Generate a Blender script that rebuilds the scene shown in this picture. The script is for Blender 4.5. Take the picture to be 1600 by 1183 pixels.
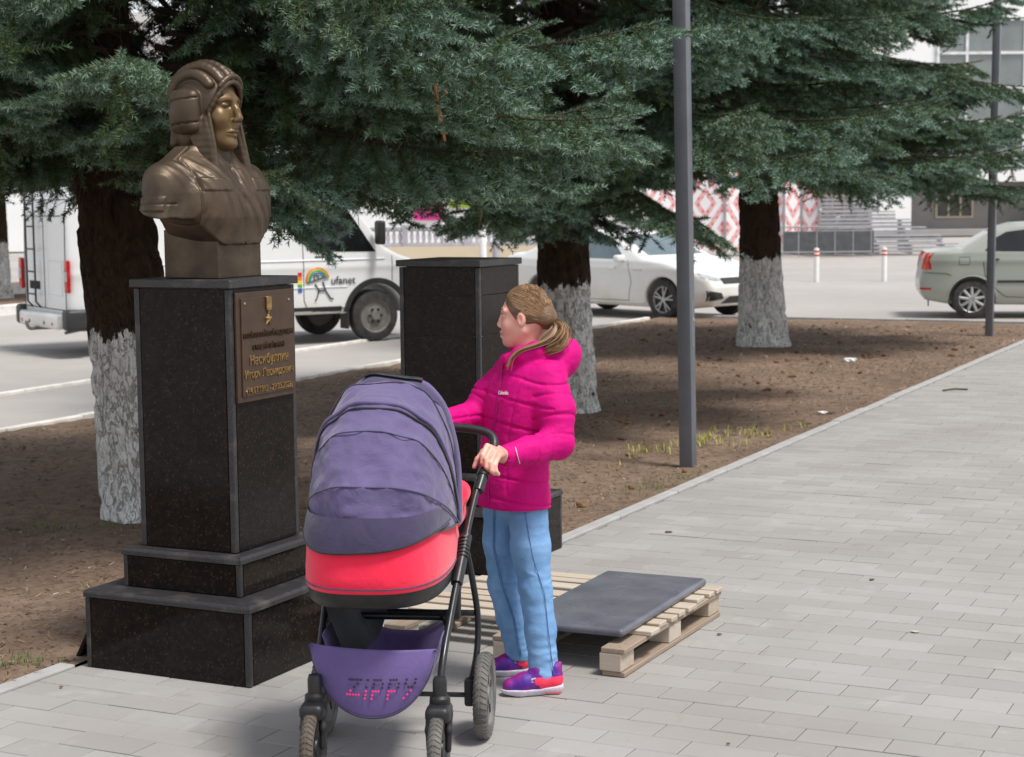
import bpy, bmesh, math, random
import numpy as np
from mathutils import Vector, Matrix
R = math.radians
for o in list(bpy.data.objects): bpy.data.objects.remove(o)
scene = bpy.context.scene
COL = scene.collection
rng = np.random.default_rng(7); random.seed(7)

# ------------------------------------------------------------------ camera
EYE = 1.92
cam_d = bpy.data.cameras.new('camera'); cam = bpy.data.objects.new('camera', cam_d); COL.objects.link(cam)
_p, _r = R(5.738), R(-0.584)
_f = Vector((0, math.cos(_p), -math.sin(_p))); _rt = Vector((1, 0, 0)); _up = _rt.cross(_f)
_r2 = _rt*math.cos(_r)+_up*math.sin(_r); _u2 = -_rt*math.sin(_r)+_up*math.cos(_r)
M = Matrix((( _r2.x, _u2.x, -_f.x, 0), (_r2.y, _u2.y, -_f.y, 0), (_r2.z, _u2.z, -_f.z, EYE), (0, 0, 0, 1)))
cam.matrix_world = M
cam_d.sensor_fit = 'HORIZONTAL'; cam_d.sensor_width = 36; cam_d.lens = 36*2768/1600
cam_d.clip_start = .1; cam_d.clip_end = 2000
cam_d.dof.use_dof = True; cam_d.dof.focus_distance = 6.9; cam_d.dof.aperture_fstop = 6.3
scene.camera = cam
# ------------------------------------------------------------------ sky, sun, exposure
SUN_EL, SUN_AZ = 64, 128         # degrees; azimuth clockwise from +Y (camera forward): from the right, behind the camera
world = bpy.data.worlds.new('World'); scene.world = world; world.use_nodes = True
nt = world.node_tree; nt.nodes.clear()
wo = nt.nodes.new('ShaderNodeOutputWorld'); bg = nt.nodes.new('ShaderNodeBackground')
sky = nt.nodes.new('ShaderNodeTexSky'); sky.sky_type = 'NISHITA'; sky.sun_disc = False
sky.sun_elevation = R(SUN_EL); sky.sun_rotation = R(SUN_AZ); sky.dust_density = 1; sky.air_density = 1; sky.ozone_density = 1
hs = nt.nodes.new('ShaderNodeHueSaturation'); hs.inputs['Saturation'].default_value = .3
nt.links.new(sky.outputs[0], hs.inputs['Color']); nt.links.new(hs.outputs[0], bg.inputs[0])
bg.inputs[1].default_value = .115; nt.links.new(bg.outputs[0], wo.inputs[0])
sl = bpy.data.lights.new('sun', 'SUN'); sun = bpy.data.objects.new('sun', sl); COL.objects.link(sun)
sl.energy = 2.3; sl.angle = R(13); sl.color = (1, .965, .91)
sd = Vector((math.sin(R(SUN_AZ))*math.cos(R(SUN_EL)), math.cos(R(SUN_AZ))*math.cos(R(SUN_EL)), math.sin(R(SUN_EL))))
sun.rotation_euler = sd.to_track_quat('Z', 'Y').to_euler(); sun.location = (0, 0, 30)
vs = scene.view_settings; vs.view_transform = 'Standard'; vs.look = 'None'; vs.gamma = 1; vs.exposure = .72
scene.render.engine = 'CYCLES'
scene.cycles.max_bounces = 6; scene.cycles.diffuse_bounces = 3; scene.cycles.glossy_bounces = 3
scene.cycles.transmission_bounces = 4; scene.cycles.transparent_max_bounces = 6

# ------------------------------------------------------------------ frames
YAW = R(25.84)
EX = Vector((math.cos(YAW), -math.sin(YAW), 0)); EY = Vector((math.sin(YAW), math.cos(YAW), 0))
def PL(lx, ly, z=0): return EX*lx + EY*ly + Vector((0, 0, z))     # the path's own frame: x across, y along

# ------------------------------------------------------------------ object helpers
def tag(o, label=None, cat=None, group=None, kind=None):
    if label: o['label'] = label
    if cat: o['category'] = cat
    if group: o['group'] = group
    if kind: o['kind'] = kind
    return o
def empty(name, loc=(0, 0, 0), rz=0):
    o = bpy.data.objects.new(name, None); COL.objects.link(o); o.location = loc; o.rotation_euler = (0, 0, rz)
    o.empty_display_size = .1
    return o
def link(name, me, parent=None, loc=None, rot=None):
    o = bpy.data.objects.new(name, me); COL.objects.link(o)
    if parent: o.parent = parent
    if loc is not None: o.location = loc
    if rot is not None: o.rotation_euler = rot
    return o
def mesh_np(name, V, F, mat=None, smooth=False):
    """V (n,3) float, F list/array of polygons"""
    me = bpy.data.meshes.new(name)
    V = np.asarray(V, np.float32)
    if isinstance(F, np.ndarray):
        k = F.shape[1]; n = len(F)
        me.vertices.add(len(V)); me.vertices.foreach_set('co', V.ravel())
        me.loops.add(n*k); me.loops.foreach_set('vertex_index', F.astype(np.int32).ravel())
        me.polygons.add(n); me.polygons.foreach_set('loop_start', np.arange(0, n*k, k, dtype=np.int32))
        me.update(calc_edges=True); me.validate()
    else:
        me.from_pydata([tuple(map(float, v)) for v in V], [], F); me.update()
    if smooth: me.polygons.foreach_set('use_smooth', np.ones(len(me.polygons), bool))
    if mat: me.materials.append(mat)
    return me
def smooth_by_angle(me, deg=40):
    bm = bmesh.new(); bm.from_mesh(me)
    for f in bm.faces: f.smooth = True
    a = R(deg)
    for e in bm.edges:
        if len(e.link_faces) == 2 and e.calc_face_angle(0) > a: e.smooth = False
    bm.to_mesh(me); bm.free()
class MB:
    def __init__(s): s.v = []; s.f = []
    def add(s, V, F):
        b = len(s.v); s.v += [tuple(p) for p in V]; s.f += [tuple(i+b for i in f) for f in F]; return s
    def box(s, c, d, bev=0, rot=None, seg=1):
        bm = bmesh.new(); bmesh.ops.create_cube(bm, size=1); bmesh.ops.scale(bm, vec=d, verts=bm.verts)
        if bev: bmesh.ops.bevel(bm, geom=bm.edges[:], offset=bev, segments=seg, affect='EDGES', profile=.5)
        if rot is not None: bmesh.ops.rotate(bm, matrix=rot, verts=bm.verts)
        bm.verts.index_update(); s.add([v.co+Vector(c) for v in bm.verts], [[v.index for v in f.verts] for f in bm.faces]); bm.free(); return s
    def prism(s, poly, z0, z1):
        n = len(poly)
        V = [(x, y, z0) for x, y in poly]+[(x, y, z1) for x, y in poly]
        s.add(V, [list(range(n))[::-1], list(range(n, 2*n))]+[(i, (i+1) % n, n+(i+1) % n, n+i) for i in range(n)]); return s
    def tube(s, pts, r, n=10, cap=True, closed=False, flat=None):
        pts = [Vector(p) for p in pts]; m = len(pts); rs = r if hasattr(r, '__len__') else [r]*m
        V = []; N = None
        for i, p in enumerate(pts):
            if closed: t = pts[(i+1) % m]-pts[i-1]
            else: t = pts[min(i+1, m-1)]-pts[max(i-1, 0)]
            t = t.normalized() if t.length > 1e-9 else Vector((0, 0, 1))
            if N is None:
                N = t.orthogonal().normalized()
                if flat is not None: N = (Vector(flat[0])-t*t.dot(Vector(flat[0]))).normalized()
            else: N = (N-t*t.dot(N)).normalized()
            B = t.cross(N); k2 = flat[1] if flat is not None else 1
            for j in range(n):
                a = 2*math.pi*j/n; V.append(p+(N*math.cos(a)+B*math.sin(a)*k2)*rs[i])
        F = []
        for i in range(m if closed else m-1):
            for j in range(n):
                a = i*n+j; b = i*n+(j+1) % n; i2 = (i+1) % m; F.append((a, b, i2*n+(j+1) % n, i2*n+j))
        if cap and not closed: F += [tuple(range(n))[::-1], tuple(range((m-1)*n, m*n))]
        return s.add(V, F)
    def lathe(s, prof, n=32, axis='z', c=(0, 0, 0), closed=False):
        V = []; m = len(prof)
        for (r, h) in prof:
            for j in range(n):
                a = 2*math.pi*j/n; x, y = r*math.cos(a), r*math.sin(a)
                V.append({'z': (x, y, h), 'x': (h, x, y), 'y': (y, h, x)}[axis])
        V = [Vector(v)+Vector(c) for v in V]; F = []
        for i in range(m if closed else m-1):
            for j in range(n):
                i2 = (i+1) % m; F.append((i*n+j, i*n+(j+1) % n, i2*n+(j+1) % n, i2*n+j))
        if not closed: F += [tuple(range(n))[::-1], tuple(range((m-1)*n, m*n))]
        return s.add(V, F)
    def grid(s, nu, nv, fn, thick=None):
        V = [fn(i/(nu-1), j/(nv-1)) for i in range(nu) for j in range(nv)]
        F = [(i*nv+j, (i+1)*nv+j, (i+1)*nv+j+1, i*nv+j+1) for i in range(nu-1) for j in range(nv-1)]
        return s.add(V, F)
    def mesh(s, name, mat=None, smooth=None):
        me = bpy.data.meshes.new(name); me.from_pydata([tuple(v) for v in s.v], [], s.f); me.update()
        bm = bmesh.new(); bm.from_mesh(me); bmesh.ops.recalc_face_normals(bm, faces=bm.faces); bm.to_mesh(me); bm.free()
        if mat: me.materials.append(mat)
        if smooth: smooth_by_angle(me, smooth)
        return me
    def build(s, name, mat=None, parent=None, smooth=None, loc=None, rot=None):
        return link(name, s.mesh(name, mat, smooth), parent, loc, rot)
def copy_tree(o, parent=None):
    c = o.copy(); COL.objects.link(c); c.parent = parent
    for ch in list(o.children): copy_tree(ch, c)
    return c
def catmull(pts, n=8):
    P = [Vector(p) for p in pts]; out = []
    for i in range(len(P)-1):
        a = P[max(i-1, 0)]; b = P[i]; c = P[i+1]; d = P[min(i+2, len(P)-1)]
        for k in range(n):
            t = k/n; out.append(.5*((2*b)+(c-a)*t+(2*a-5*b+4*c-d)*t*t+(-a+3*b-3*c+d)*t**3))
    return out+[P[-1]]

# ------------------------------------------------------------------ value noise (numpy)
_perm = np.random.default_rng(3).random((64, 64, 64)).astype(np.float32)
def vnoise(P, scale=1.0, octv=3):
    P = np.asarray(P, np.float64)*scale; out = np.zeros(len(P)); amp = 1; tot = 0
    for o in range(octv):
        q = P*(2**o)+o*17.3; i = np.floor(q).astype(int); f = q-i; f = f*f*(3-2*f)
        r = 0
        for dx in (0, 1):
            for dy in (0, 1):
                for dz in (0, 1):
                    w = (f[:, 0] if dx else 1-f[:, 0])*(f[:, 1] if dy else 1-f[:, 1])*(f[:, 2] if dz else 1-f[:, 2])
                    r = r+w*_perm[(i[:, 0]+dx) % 64, (i[:, 1]+dy) % 64, (i[:, 2]+dz) % 64]
        out += amp*(r*2-1); tot += amp; amp *= .5
    return out/tot

# ------------------------------------------------------------------ implicit surfaces
class SDF:
    def __init__(s, lo, hi, h):
        s.lo = np.array(lo, float); s.h = h; s.n = np.ceil((np.array(hi)-s.lo)/h).astype(int)+1
        s.F = np.full(s.n, 9., np.float32); s.ax = [s.lo[i]+h*np.arange(s.n[i]) for i in range(3)]
    def _win(s, lo, hi):
        a = np.clip(np.floor((np.array(lo)-s.lo)/s.h).astype(int), 0, s.n-1); b = np.clip(np.ceil((np.array(hi)-s.lo)/s.h).astype(int)+1, 1, s.n)
        sl_ = tuple(slice(a[i], max(b[i], a[i]+1)) for i in range(3))
        X = s.ax[0][sl_[0]][:, None, None].astype(np.float32); Y = s.ax[1][sl_[1]][None, :, None].astype(np.float32); Z = s.ax[2][sl_[2]][None, None, :].astype(np.float32)
        return sl_, X, Y, Z
    def op(s, fn, lo, hi, k=.0, mode='u', m=None):
        m = max(k*1.2, 3*s.h) if m is None else m
        w, X, Y, Z = s._win(np.array(lo)-m, np.array(hi)+m); a = s.F[w]; d = fn(X, Y, Z)
        if mode == 's': d = -d; a2 = -a; b2 = -d
        else: a2 = a; b2 = d
        if k > 0:
            t = np.clip(.5+.5*(b2-a2)/k, 0, 1); r = b2*(1-t)+a2*t-k*t*(1-t)
        else: r = np.minimum(a2, b2)
        s.F[w] = -r if mode == 's' else r
    def emboss(s, fn, lo, hi, amt, soft=.003):
        w, X, Y, Z = s._win(lo, hi); d = fn(X, Y, Z)
        s.F[w] -= amt*np.clip(.5-d/(2*soft), 0, 1)
    def cone(s, p0, r0, p1, r1, k=.02, mode='u'):
        p0 = np.array(p0, float); p1 = np.array(p1, float); d = p1-p0; L = (d@d)+1e-12
        def fn(X, Y, Z):
            t = np.clip(((X-p0[0])*d[0]+(Y-p0[1])*d[1]+(Z-p0[2])*d[2])/L, 0, 1)
            return np.sqrt((X-p0[0]-t*d[0])**2+(Y-p0[1]-t*d[1])**2+(Z-p0[2]-t*d[2])**2)-(r0+(r1-r0)*t)
        rr = max(r0, r1); s.op(fn, np.minimum(p0, p1)-rr, np.maximum(p0, p1)+rr, k, mode)
    def chain(s, pts, rs, k=.01, mode='u'):
        for i in range(len(pts)-1): s.cone(pts[i], rs[i], pts[i+1], rs[i+1], k, mode)
    def ell(s, c, r, k=.02, rot=None, mode='u'):
        c = np.array(c, float); r = np.array(r, float); Rm = np.eye(3) if rot is None else np.array(rot)
        def fn(X, Y, Z):
            x = X-c[0]; y = Y-c[1]; z = Z-c[2]
            a = (Rm[0, 0]*x+Rm[1, 0]*y+Rm[2, 0]*z); b = (Rm[0, 1]*x+Rm[1, 1]*y+Rm[2, 1]*z); e = (Rm[0, 2]*x+Rm[1, 2]*y+Rm[2, 2]*z)
            k0 = np.sqrt((a/r[0])**2+(b/r[1])**2+(e/r[2])**2); k1 = np.sqrt((a/r[0]**2)**2+(b/r[1]**2)**2+(e/r[2]**2)**2)+1e-9
            return k0*(k0-1)/k1
        e = np.abs(Rm)@r; s.op(fn, c-e, c+e, k, mode)
    def rbox(s, c, d, rad=.01, k=.01, rot=None, mode='u'):
        c = np.array(c, float); b = np.array(d, float)/2-rad; Rm = np.eye(3) if rot is None else np.array(rot)
        def fn(X, Y, Z):
            x = X-c[0]; y = Y-c[1]; z = Z-c[2]
            q = [np.abs(Rm[0, i]*x+Rm[1, i]*y+Rm[2, i]*z)-b[i] for i in range(3)]
            return np.sqrt(np.maximum(q[0], 0)**2+np.maximum(q[1], 0)**2+np.maximum(q[2], 0)**2)+np.minimum(np.maximum(np.maximum(q[0], q[1]), q[2]), 0)-rad
        e = np.abs(Rm)@(np.array(d)/2); s.op(fn, c-e, c+e, k, mode)
    def sample(s, P):
        q = (np.asarray(P)-s.lo)/s.h; i = np.clip(np.floor(q).astype(int), 0, s.n-2); f = np.clip(q-i, 0, 1); r = 0
        for dx in (0, 1):
            for dy in (0, 1):
                for dz in (0, 1):
                    r = r+(f[:, 0] if dx else 1-f[:, 0])*(f[:, 1] if dy else 1-f[:, 1])*(f[:, 2] if dz else 1-f[:, 2])*s.F[i[:, 0]+dx, i[:, 1]+dy, i[:, 2]+dz]
        return r
    def surface(s, smooth=1):
        F = s.F; S = F < 0
        C = [S[a:S.shape[0]-1+a, b:S.shape[1]-1+b, c:S.shape[2]-1+c] for a in (0, 1) for b in (0, 1) for c in (0, 1)]
        anyv = np.logical_or.reduce(C); allv = np.logical_and.reduce(C); act = anyv & ~allv
        idx = np.full(act.shape, -1, np.int64); cells = np.argwhere(act); idx[act] = np.arange(len(cells))
        acc = np.zeros((len(cells), 3)); cnt = np.zeros(len(cells))
        co = [np.array((a, b, c)) for a in (0, 1) for b in (0, 1) for c in (0, 1)]
        for i in range(8):
            for j in range(i+1, 8):
                if np.abs(co[i]-co[j]).sum() != 1: continue
                fa = F[tuple((cells+co[i]).T)]; fb = F[tuple((cells+co[j]).T)]; m = (fa < 0) != (fb < 0)
                t = np.where(m, fa/(fa-fb+1e-12), 0)[:, None]
                acc += np.where(m[:, None], co[i]+(co[j]-co[i])*t, 0); cnt += m
        V = s.lo+(cells+acc/cnt[:, None])*s.h
        Q = []
        for ax in range(3):
            u, v = (ax+1) % 3, (ax+2) % 3
            sa = [slice(None)]*3; sb = [slice(None)]*3; sa[ax] = slice(0, -1); sb[ax] = slice(1, None)
            A = S[tuple(sa)]; B = S[tuple(sb)]; e = np.argwhere(A != B)
            ok = (e[:, u] > 0) & (e[:, v] > 0) & (e[:, u] < S.shape[u]-1) & (e[:, v] < S.shape[v]-1); e = e[ok]
            fl = A[tuple(e.T)]
            def g(du, dv):
                q = e.copy(); q[:, u] -= du; q[:, v] -= dv; return idx[tuple(q.T)]
            q = np.stack([g(1, 1), g(0, 1), g(0, 0), g(1, 0)], 1); q[~fl] = q[~fl][:, ::-1]; Q.append(q)
        Q = np.concatenate(Q); Q = Q[(Q >= 0).all(1)]
        for _ in range(smooth):
            E = np.concatenate([Q[:, [0, 1]], Q[:, [1, 2]], Q[:, [2, 3]], Q[:, [3, 0]]])
            S_ = np.stack([np.bincount(E[:, 0], V[E[:, 1], a], len(V))+np.bincount(E[:, 1], V[E[:, 0], a], len(V)) for a in range(3)], 1)
            c_ = np.bincount(E[:, 0], minlength=len(V))+np.bincount(E[:, 1], minlength=len(V)); V = .5*V+.5*S_/np.maximum(c_, 1)[:, None]
        return V, Q
    def build(s, name, mat, parent=None, smooth=1, fn=None, loc=None, rot=None):
        V, Q = s.surface(smooth)
        if fn is not None: V = fn(V)
        return link(name, mesh_np(name, V, Q, mat, True), parent, loc, rot)
def rotm(ax, deg): return np.array(Matrix.Rotation(R(deg), 3, ax))

# ------------------------------------------------------------------ materials
def hexc(r, g, b):
    f = lambda c: (c/255/12.92) if c/255 <= .04045 else ((c/255+.055)/1.055)**2.4
    return (f(r), f(g), f(b), 1)
class NT:
    def __init__(s, name):
        s.m = bpy.data.materials.new(name); s.m.use_nodes = True; s.t = s.m.node_tree; s.b = s.t.nodes['Principled BSDF']
    def n(s, typ, **kw):
        x = s.t.nodes.new('ShaderNode'+typ)
        for k, v in kw.items():
            if k.startswith('_'): setattr(x, k[1:], v)
            else:
                key = int(k[1:]) if k[0] == 'i' and k[1:].isdigit() else k.replace('__', ' ')
                if hasattr(v, 'is_output') or isinstance(v, bpy.types.NodeSocket): s.t.links.new(v, x.inputs[key])
                else: x.inputs[key].default_value = v
        return x
    def set(s, **kw):
        for k, v in kw.items():
            k = k.replace('__', ' ')
            if isinstance(v, bpy.types.NodeSocket): s.t.links.new(v, s.b.inputs[k])
            else: s.b.inputs[k].default_value = v
        return s
    def coord(s, kind='Object', scale=(1, 1, 1)):
        c = s.n('TexCoord'); mp = s.n('Mapping'); s.t.links.new(c.outputs[kind], mp.inputs[0]); mp.inputs['Scale'].default_value = scale; return mp.outputs[0]
    def noise(s, vec, scale, detail=4, rough=.55, dist=0):
        x = s.n('TexNoise', Vector=vec, Scale=scale, Detail=detail, Roughness=rough, Distortion=dist); return x.outputs['Fac']
    def ramp(s, fac, stops, interp='LINEAR'):
        x = s.n('ValToRGB'); s.t.links.new(fac, x.inputs[0]); x.color_ramp.interpolation = interp
        e = x.color_ramp.elements
        while len(e) < len(stops): e.new(.5)
        for el, (p, c) in zip(e, stops):
            el.position = p; el.color = c if len(c) == 4 else (*c, 1)
        return x.outputs[0]
    def mix(s, fac, a, b, mode='MIX'):
        x = s.n('Mix', _data_type='RGBA', _blend_type=mode)
        for sk, v in ((x.inputs[0], fac), (x.inputs[6], a), (x.inputs[7], b)):
            if isinstance(v, bpy.types.NodeSocket): s.t.links.new(v, sk)
            else: sk.default_value = v if not (hasattr(v, '__len__') and len(v) == 3) else (*v, 1)
        return x.outputs[2]
    def math(s, op, a, b=0, clamp=False):
        x = s.n('Math', _operation=op, _use_clamp=clamp)
        for i, v in ((0, a), (1, b)):
            if isinstance(v, bpy.types.NodeSocket): s.t.links.new(v, x.inputs[i])
            else: x.inputs[i].default_value = v
        return x.outputs[0]
    def bump(s, h, strength=.3, dist=.01):
        x = s.n('Bump', Strength=strength, Distance=dist, Height=h); s.t.links.new(x.outputs[0], s.b.inputs['Normal']); return s
def pm(name, c1, c2=None, scale=8, rough=.6, bump=0, bscale=None, metallic=0, stretch=(1, 1, 1), bdist=.01, spec=.5, coat=0, sheen=0, r2=None, lo=.35, hi=.65, detail=5):
    s = NT(name); v = s.coord('Object', stretch); c2 = c2 or tuple(x*.75 for x in c1[:3])
    n = s.noise(v, scale, detail)
    s.set(Base__Color=s.ramp(n, [(lo, c1), (hi, c2)]), Metallic=metallic)
    s.b.inputs['Specular IOR Level'].default_value = spec
    if r2 is not None: s.set(Roughness=s.ramp(s.noise(v, scale*2.3, 3), [(.35, (rough,)*3), (.65, (r2,)*3)]))
    else: s.set(Roughness=rough)
    if coat: s.set(Coat__Weight=coat, Coat__Roughness=.06)
    if sheen: s.set(Sheen__Weight=sheen)
    if bump: s.bump(s.noise(v, bscale or scale*4, 4), bump, bdist)
    return s.m
# ================================================================== GROUND
def view_px(p):
    d = Vector(p)-Vector((0, 0, EYE)); z = d.dot(_f)
    if z < .2: return None
    return 800+2768*d.dot(_r2)/z, 591.5-2768*d.dot(_u2)/z, z
# asphalt -----------------------------------------------------------
s = NT('asphalt_dusty'); v = s.coord('Object')
big = s.noise(v, .22, 4); fine = s.noise(v, 60, 3, .7); mid = s.noise(v, 2.2, 5)
c = s.mix(s.ramp(big, [(.35, (0, 0, 0)), (.65, (1, 1, 1))]), (.38, .352, .328), (.45, .42, .396))
c = s.mix(s.math('MULTIPLY', s.ramp(mid, [(.45, (0, 0, 0)), (.7, (1, 1, 1))]), .3), c, (.31, .287, .265))
c = s.mix(s.math('MULTIPLY', fine, .35), c, (.2, .19, .18)); s.set(Base__Color=c, Roughness=.9); s.bump(fine, .25, .004)
M_asphalt = s.m
g = MB(); g.grid(2, 2, lambda a, b: (-600+1200*a, -600+1200*b, -.06))
tag(g.build('asphalt_ground', M_asphalt), kind='structure')

# soil bed ------------------------------------------------------------
s = NT('soil_litter'); v = s.coord('Object')
n1 = s.noise(v, .8, 5); n2 = s.noise(v, 9, 6, .7); n3 = s.noise(v, 55, 4, .7); n4 = s.noise(v, 140, 3, .6)
c = s.mix(s.ramp(n1, [(.38, (0, 0, 0)), (.62, (1, 1, 1))]), (.185, .128, .090), (.265, .186, .134))
c = s.mix(s.ramp(n2, [(.42, (0, 0, 0)), (.68, (.75, .75, .75))]), c, (.09, .063, .047))
c = s.mix(s.ramp(n3, [(.55, (0, 0, 0)), (.75, (.8, .8, .8))]), c, (.29, .19, .125))
c = s.mix(s.ramp(n4, [(.62, (0, 0, 0)), (.8, (.7, .7, .7))]), c, (.06, .042, .03))
s.set(Base__Color=c, Roughness=.95); s.bump(s.math('ADD', n3, s.math('MULTIPLY', n4, .6)), .8, .012); s.b.inputs['Specular IOR Level'].default_value = .2
M_soil = s.m
KERB_A, KERB_B, JOG = -4.81, -4.03, 8.06       # left limit of the paving before and after the second pedestal
def soil_h(P):
    return .022*vnoise(P, 1.1, 3)+.012*vnoise(P, 7, 3)
def sheet(name, x0, x1, y0, y1, st, mat, base=0.0, cut=None, parent=None):
    nx = int((x1-x0)/st)+1; ny = int((y1-y0)/st)+1
    xs = np.linspace(x0, x1, nx); ys = np.linspace(y0, y1, ny); X, Y = np.meshgrid(xs, ys, indexing='ij')
    P = np.stack([X.ravel(), Y.ravel(), np.zeros(X.size)], 1); P[:, 2] = base+soil_h(P)
    i = np.arange(nx*ny).reshape(nx, ny)
    Q = np.stack([i[:-1, :-1], i[1:, :-1], i[1:, 1:], i[:-1, 1:]], -1).reshape(-1, 4)
    if cut is not None:
        cen = P[Q].mean(1); Q = Q[~cut(cen)]
    Wp = np.array([PL(*p[:2], p[2])[:] for p in P]) if False else np.stack([P[:, 0]*EX.x+P[:, 1]*EY.x, P[:, 0]*EX.y+P[:, 1]*EY.y, P[:, 2]], 1)
    return link(name, mesh_np(name, Wp, Q, mat, True), parent)
def cutbed(c):
    return ((c[:, 0] > KERB_A-.02) & (c[:, 1] < JOG)) | ((c[:, 0] > KERB_B-.03))
soil = sheet('soil_bed', -10.42, -4.0, 2.0, 27.2, .055, M_soil, .0, cutbed)
tag(soil, kind='structure')

# paved path -------------------------------------------------------------
s = NT('concrete_paver'); v = s.coord('Object'); vg = s.n('NewGeometry')
isl = vg.outputs['Random Per Island']; oi = s.n('ObjectInfo').outputs['Random']
rnd = s.math('FRACT', s.math('ADD', isl, oi))
wp = s.n('NewGeometry').outputs['Position']
big = s.noise(wp, .9, 5); fine = s.noise(wp, 90, 4, .7); pat = s.noise(wp, 2.6, 6, .65, .4)
c = s.mix(rnd, (.295, .283, .270), (.355, .343, .330))
c = s.mix(s.math('MULTIPLY', s.ramp(big, [(.4, (0, 0, 0)), (.7, (1, 1, 1))]), .7), c, (.255, .235, .215))
c = s.mix(s.math('MULTIPLY', s.ramp(pat, [(.58, (0, 0, 0)), (.72, (1, 1, 1))]), .5), c, (.44, .43, .42))
c = s.mix(s.math('MULTIPLY', s.ramp(s.noise(wp, 5.5, 5, .6), [(.62, (0, 0, 0)), (.75, (1, 1, 1))]), .6), c, (.235, .205, .175))
c = s.mix(s.math('MULTIPLY', fine, .25), c, (.33, .31, .29))
s.set(Base__Color=c, Roughness=.85); s.bump(fine, .2, .003); s.b.inputs['Specular IOR Level'].default_value = .3
M_paver = s.m
M_joint = pm('joint_sand', (.25, .225, .20), (.18, .16, .14), 30, .95, .4, 200)
M_kerbgrey = pm('kerb_concrete_grey', (.40, .395, .385), (.34, .33, .32), 5, .85, .25, 90)
M_kerbwhite = pm('kerb_whitewashed', (.74, .72, .67), (.5, .46, .41), 6, .85, .3, 60, lo=.5, hi=.8)
PX1, PY0, PY1 = 5.0, 3.6, 27.2
pb = MB(); pb.add([PL(KERB_A, PY0, -.007), PL(PX1, PY0, -.007), PL(PX1, PY1, -.007), PL(KERB_B, PY1, -.007), PL(KERB_B, JOG, -.007), PL(KERB_A, JOG, -.007)], [(0, 1, 2, 3, 4, 5)])
path = tag(pb.build('paved_path', M_joint), kind='structure')
PLN, PWD, GAP = .318, .157, .0042
def paver_geo(hx, hy, c=.0022, t=.05):
    V = [(-hx, -hy, -t), (hx, -hy, -t), (hx, hy, -t), (-hx, hy, -t), (-hx, -hy, -c), (hx, -hy, -c), (hx, hy, -c), (-hx, hy, -c),
         (-hx+c, -hy+c, 0), (hx-c, -hy+c, 0), (hx-c, hy-c, 0), (-hx+c, hy-c, 0)]
    F = [(0, 1, 5, 4), (1, 2, 6, 5), (2, 3, 7, 6), (3, 0, 4, 7), (4, 5, 9, 8), (5, 6, 10, 9), (6, 7, 11, 10), (7, 4, 8, 11), (8, 9, 10, 11)]
    return V, F
pavers = []
ny = int((PY1-PY0)/PWD)
for j in range(ny):
    ly = PY0+(j+.5)*PWD; x0 = (KERB_A if ly < JOG else KERB_B)+.003
    off = (.5*PLN if j % 2 else 0)+rng.normal(0, .006)
    x = KERB_A-PLN+off
    while x < PX1:
        a, b = max(x, x0), min(x+PLN, PX1); x += PLN
        if b-a < .03: continue
        q = view_px(PL((a+b)/2, ly))
        if q is None or q[0] < -60 or q[0] > 1660 or q[1] > 1240: continue
        pavers.append((q[2], (a+b)/2, ly, b-a))
pavers.sort()
pm_cache = {}
sv, sf = [], []
npv = 0
for q, cx, ly, ln in pavers:
    full = abs(ln-PLN) < .001; h = rng.normal(0, .0008)
    if npv < 300 and full:
        if 'p' not in pm_cache:
            V, F = paver_geo((PLN-GAP)/2, (PWD-GAP)/2); me = bpy.data.meshes.new('paver'); me.from_pydata(V, [], F); me.materials.append(M_paver); pm_cache['p'] = me
        o = link('paver', pm_cache['p'], path, PL(cx, ly, h), (rng.normal(0, .0025), rng.normal(0, .0015), -YAW+rng.normal(0, .003))); npv += 1
    else:
        V, F = paver_geo((ln-GAP)/2, (PWD-GAP)/2); b = len(sv); rz = -YAW
        P = PL(cx, ly, h)
        for vx, vy, vz in V: sv.append(P+EX*vx+EY*vy+Vector((0, 0, vz)))
        sf += [tuple(i+b for i in f) for f in F]
tag(link('paver_field', mesh_np('paver_field', [v[:] for v in sv], sf, M_paver), path), kind='stuff')
# edging kerbs of the path: one stone after another
def kerb_run(name, root, p0, dirv, n, ln, wd, ht, z0, mat, bev=.008):
    me = MB().box((0, 0, 0), (wd, ln-.006, ht), bev, seg=2).mesh('kerb_stone', mat)
    side = Vector((dirv.y, -dirv.x, 0)); ang = math.atan2(dirv.y, dirv.x)-math.pi/2
    for i in range(n):
        c = p0+dirv*(ln*(i+.5)); link(name, me, root, c+Vector((0, 0, z0+rng.normal(0, .002))), (0, rng.normal(0, .006), ang+rng.normal(0, .0025)))
edge = tag(MB().box(PL(KERB_B-.045, (JOG+.8+PY1)/2, -.1), (.07, PY1-JOG-.8, .1), rot=Matrix.Rotation(-YAW, 3, 'Z')).build('path_edging', M_joint), kind='structure')
kerb_run('kerb_stone', edge, PL(KERB_B-.045, 8.84), EY, 19, .99, .082, .12, -.048, M_kerbgrey)
edge2 = tag(MB().box(PL(KERB_A-.045, 4.9, -.1), (.07, 1.6, .1), rot=Matrix.Rotation(-YAW, 3, 'Z')).build('path_edging', M_joint), kind='structure')
kerb_run('kerb_stone', edge2, PL(KERB_A-.045, 3.75), EY, 2, .99, .082, .12, -.050, M_kerbgrey)
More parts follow.
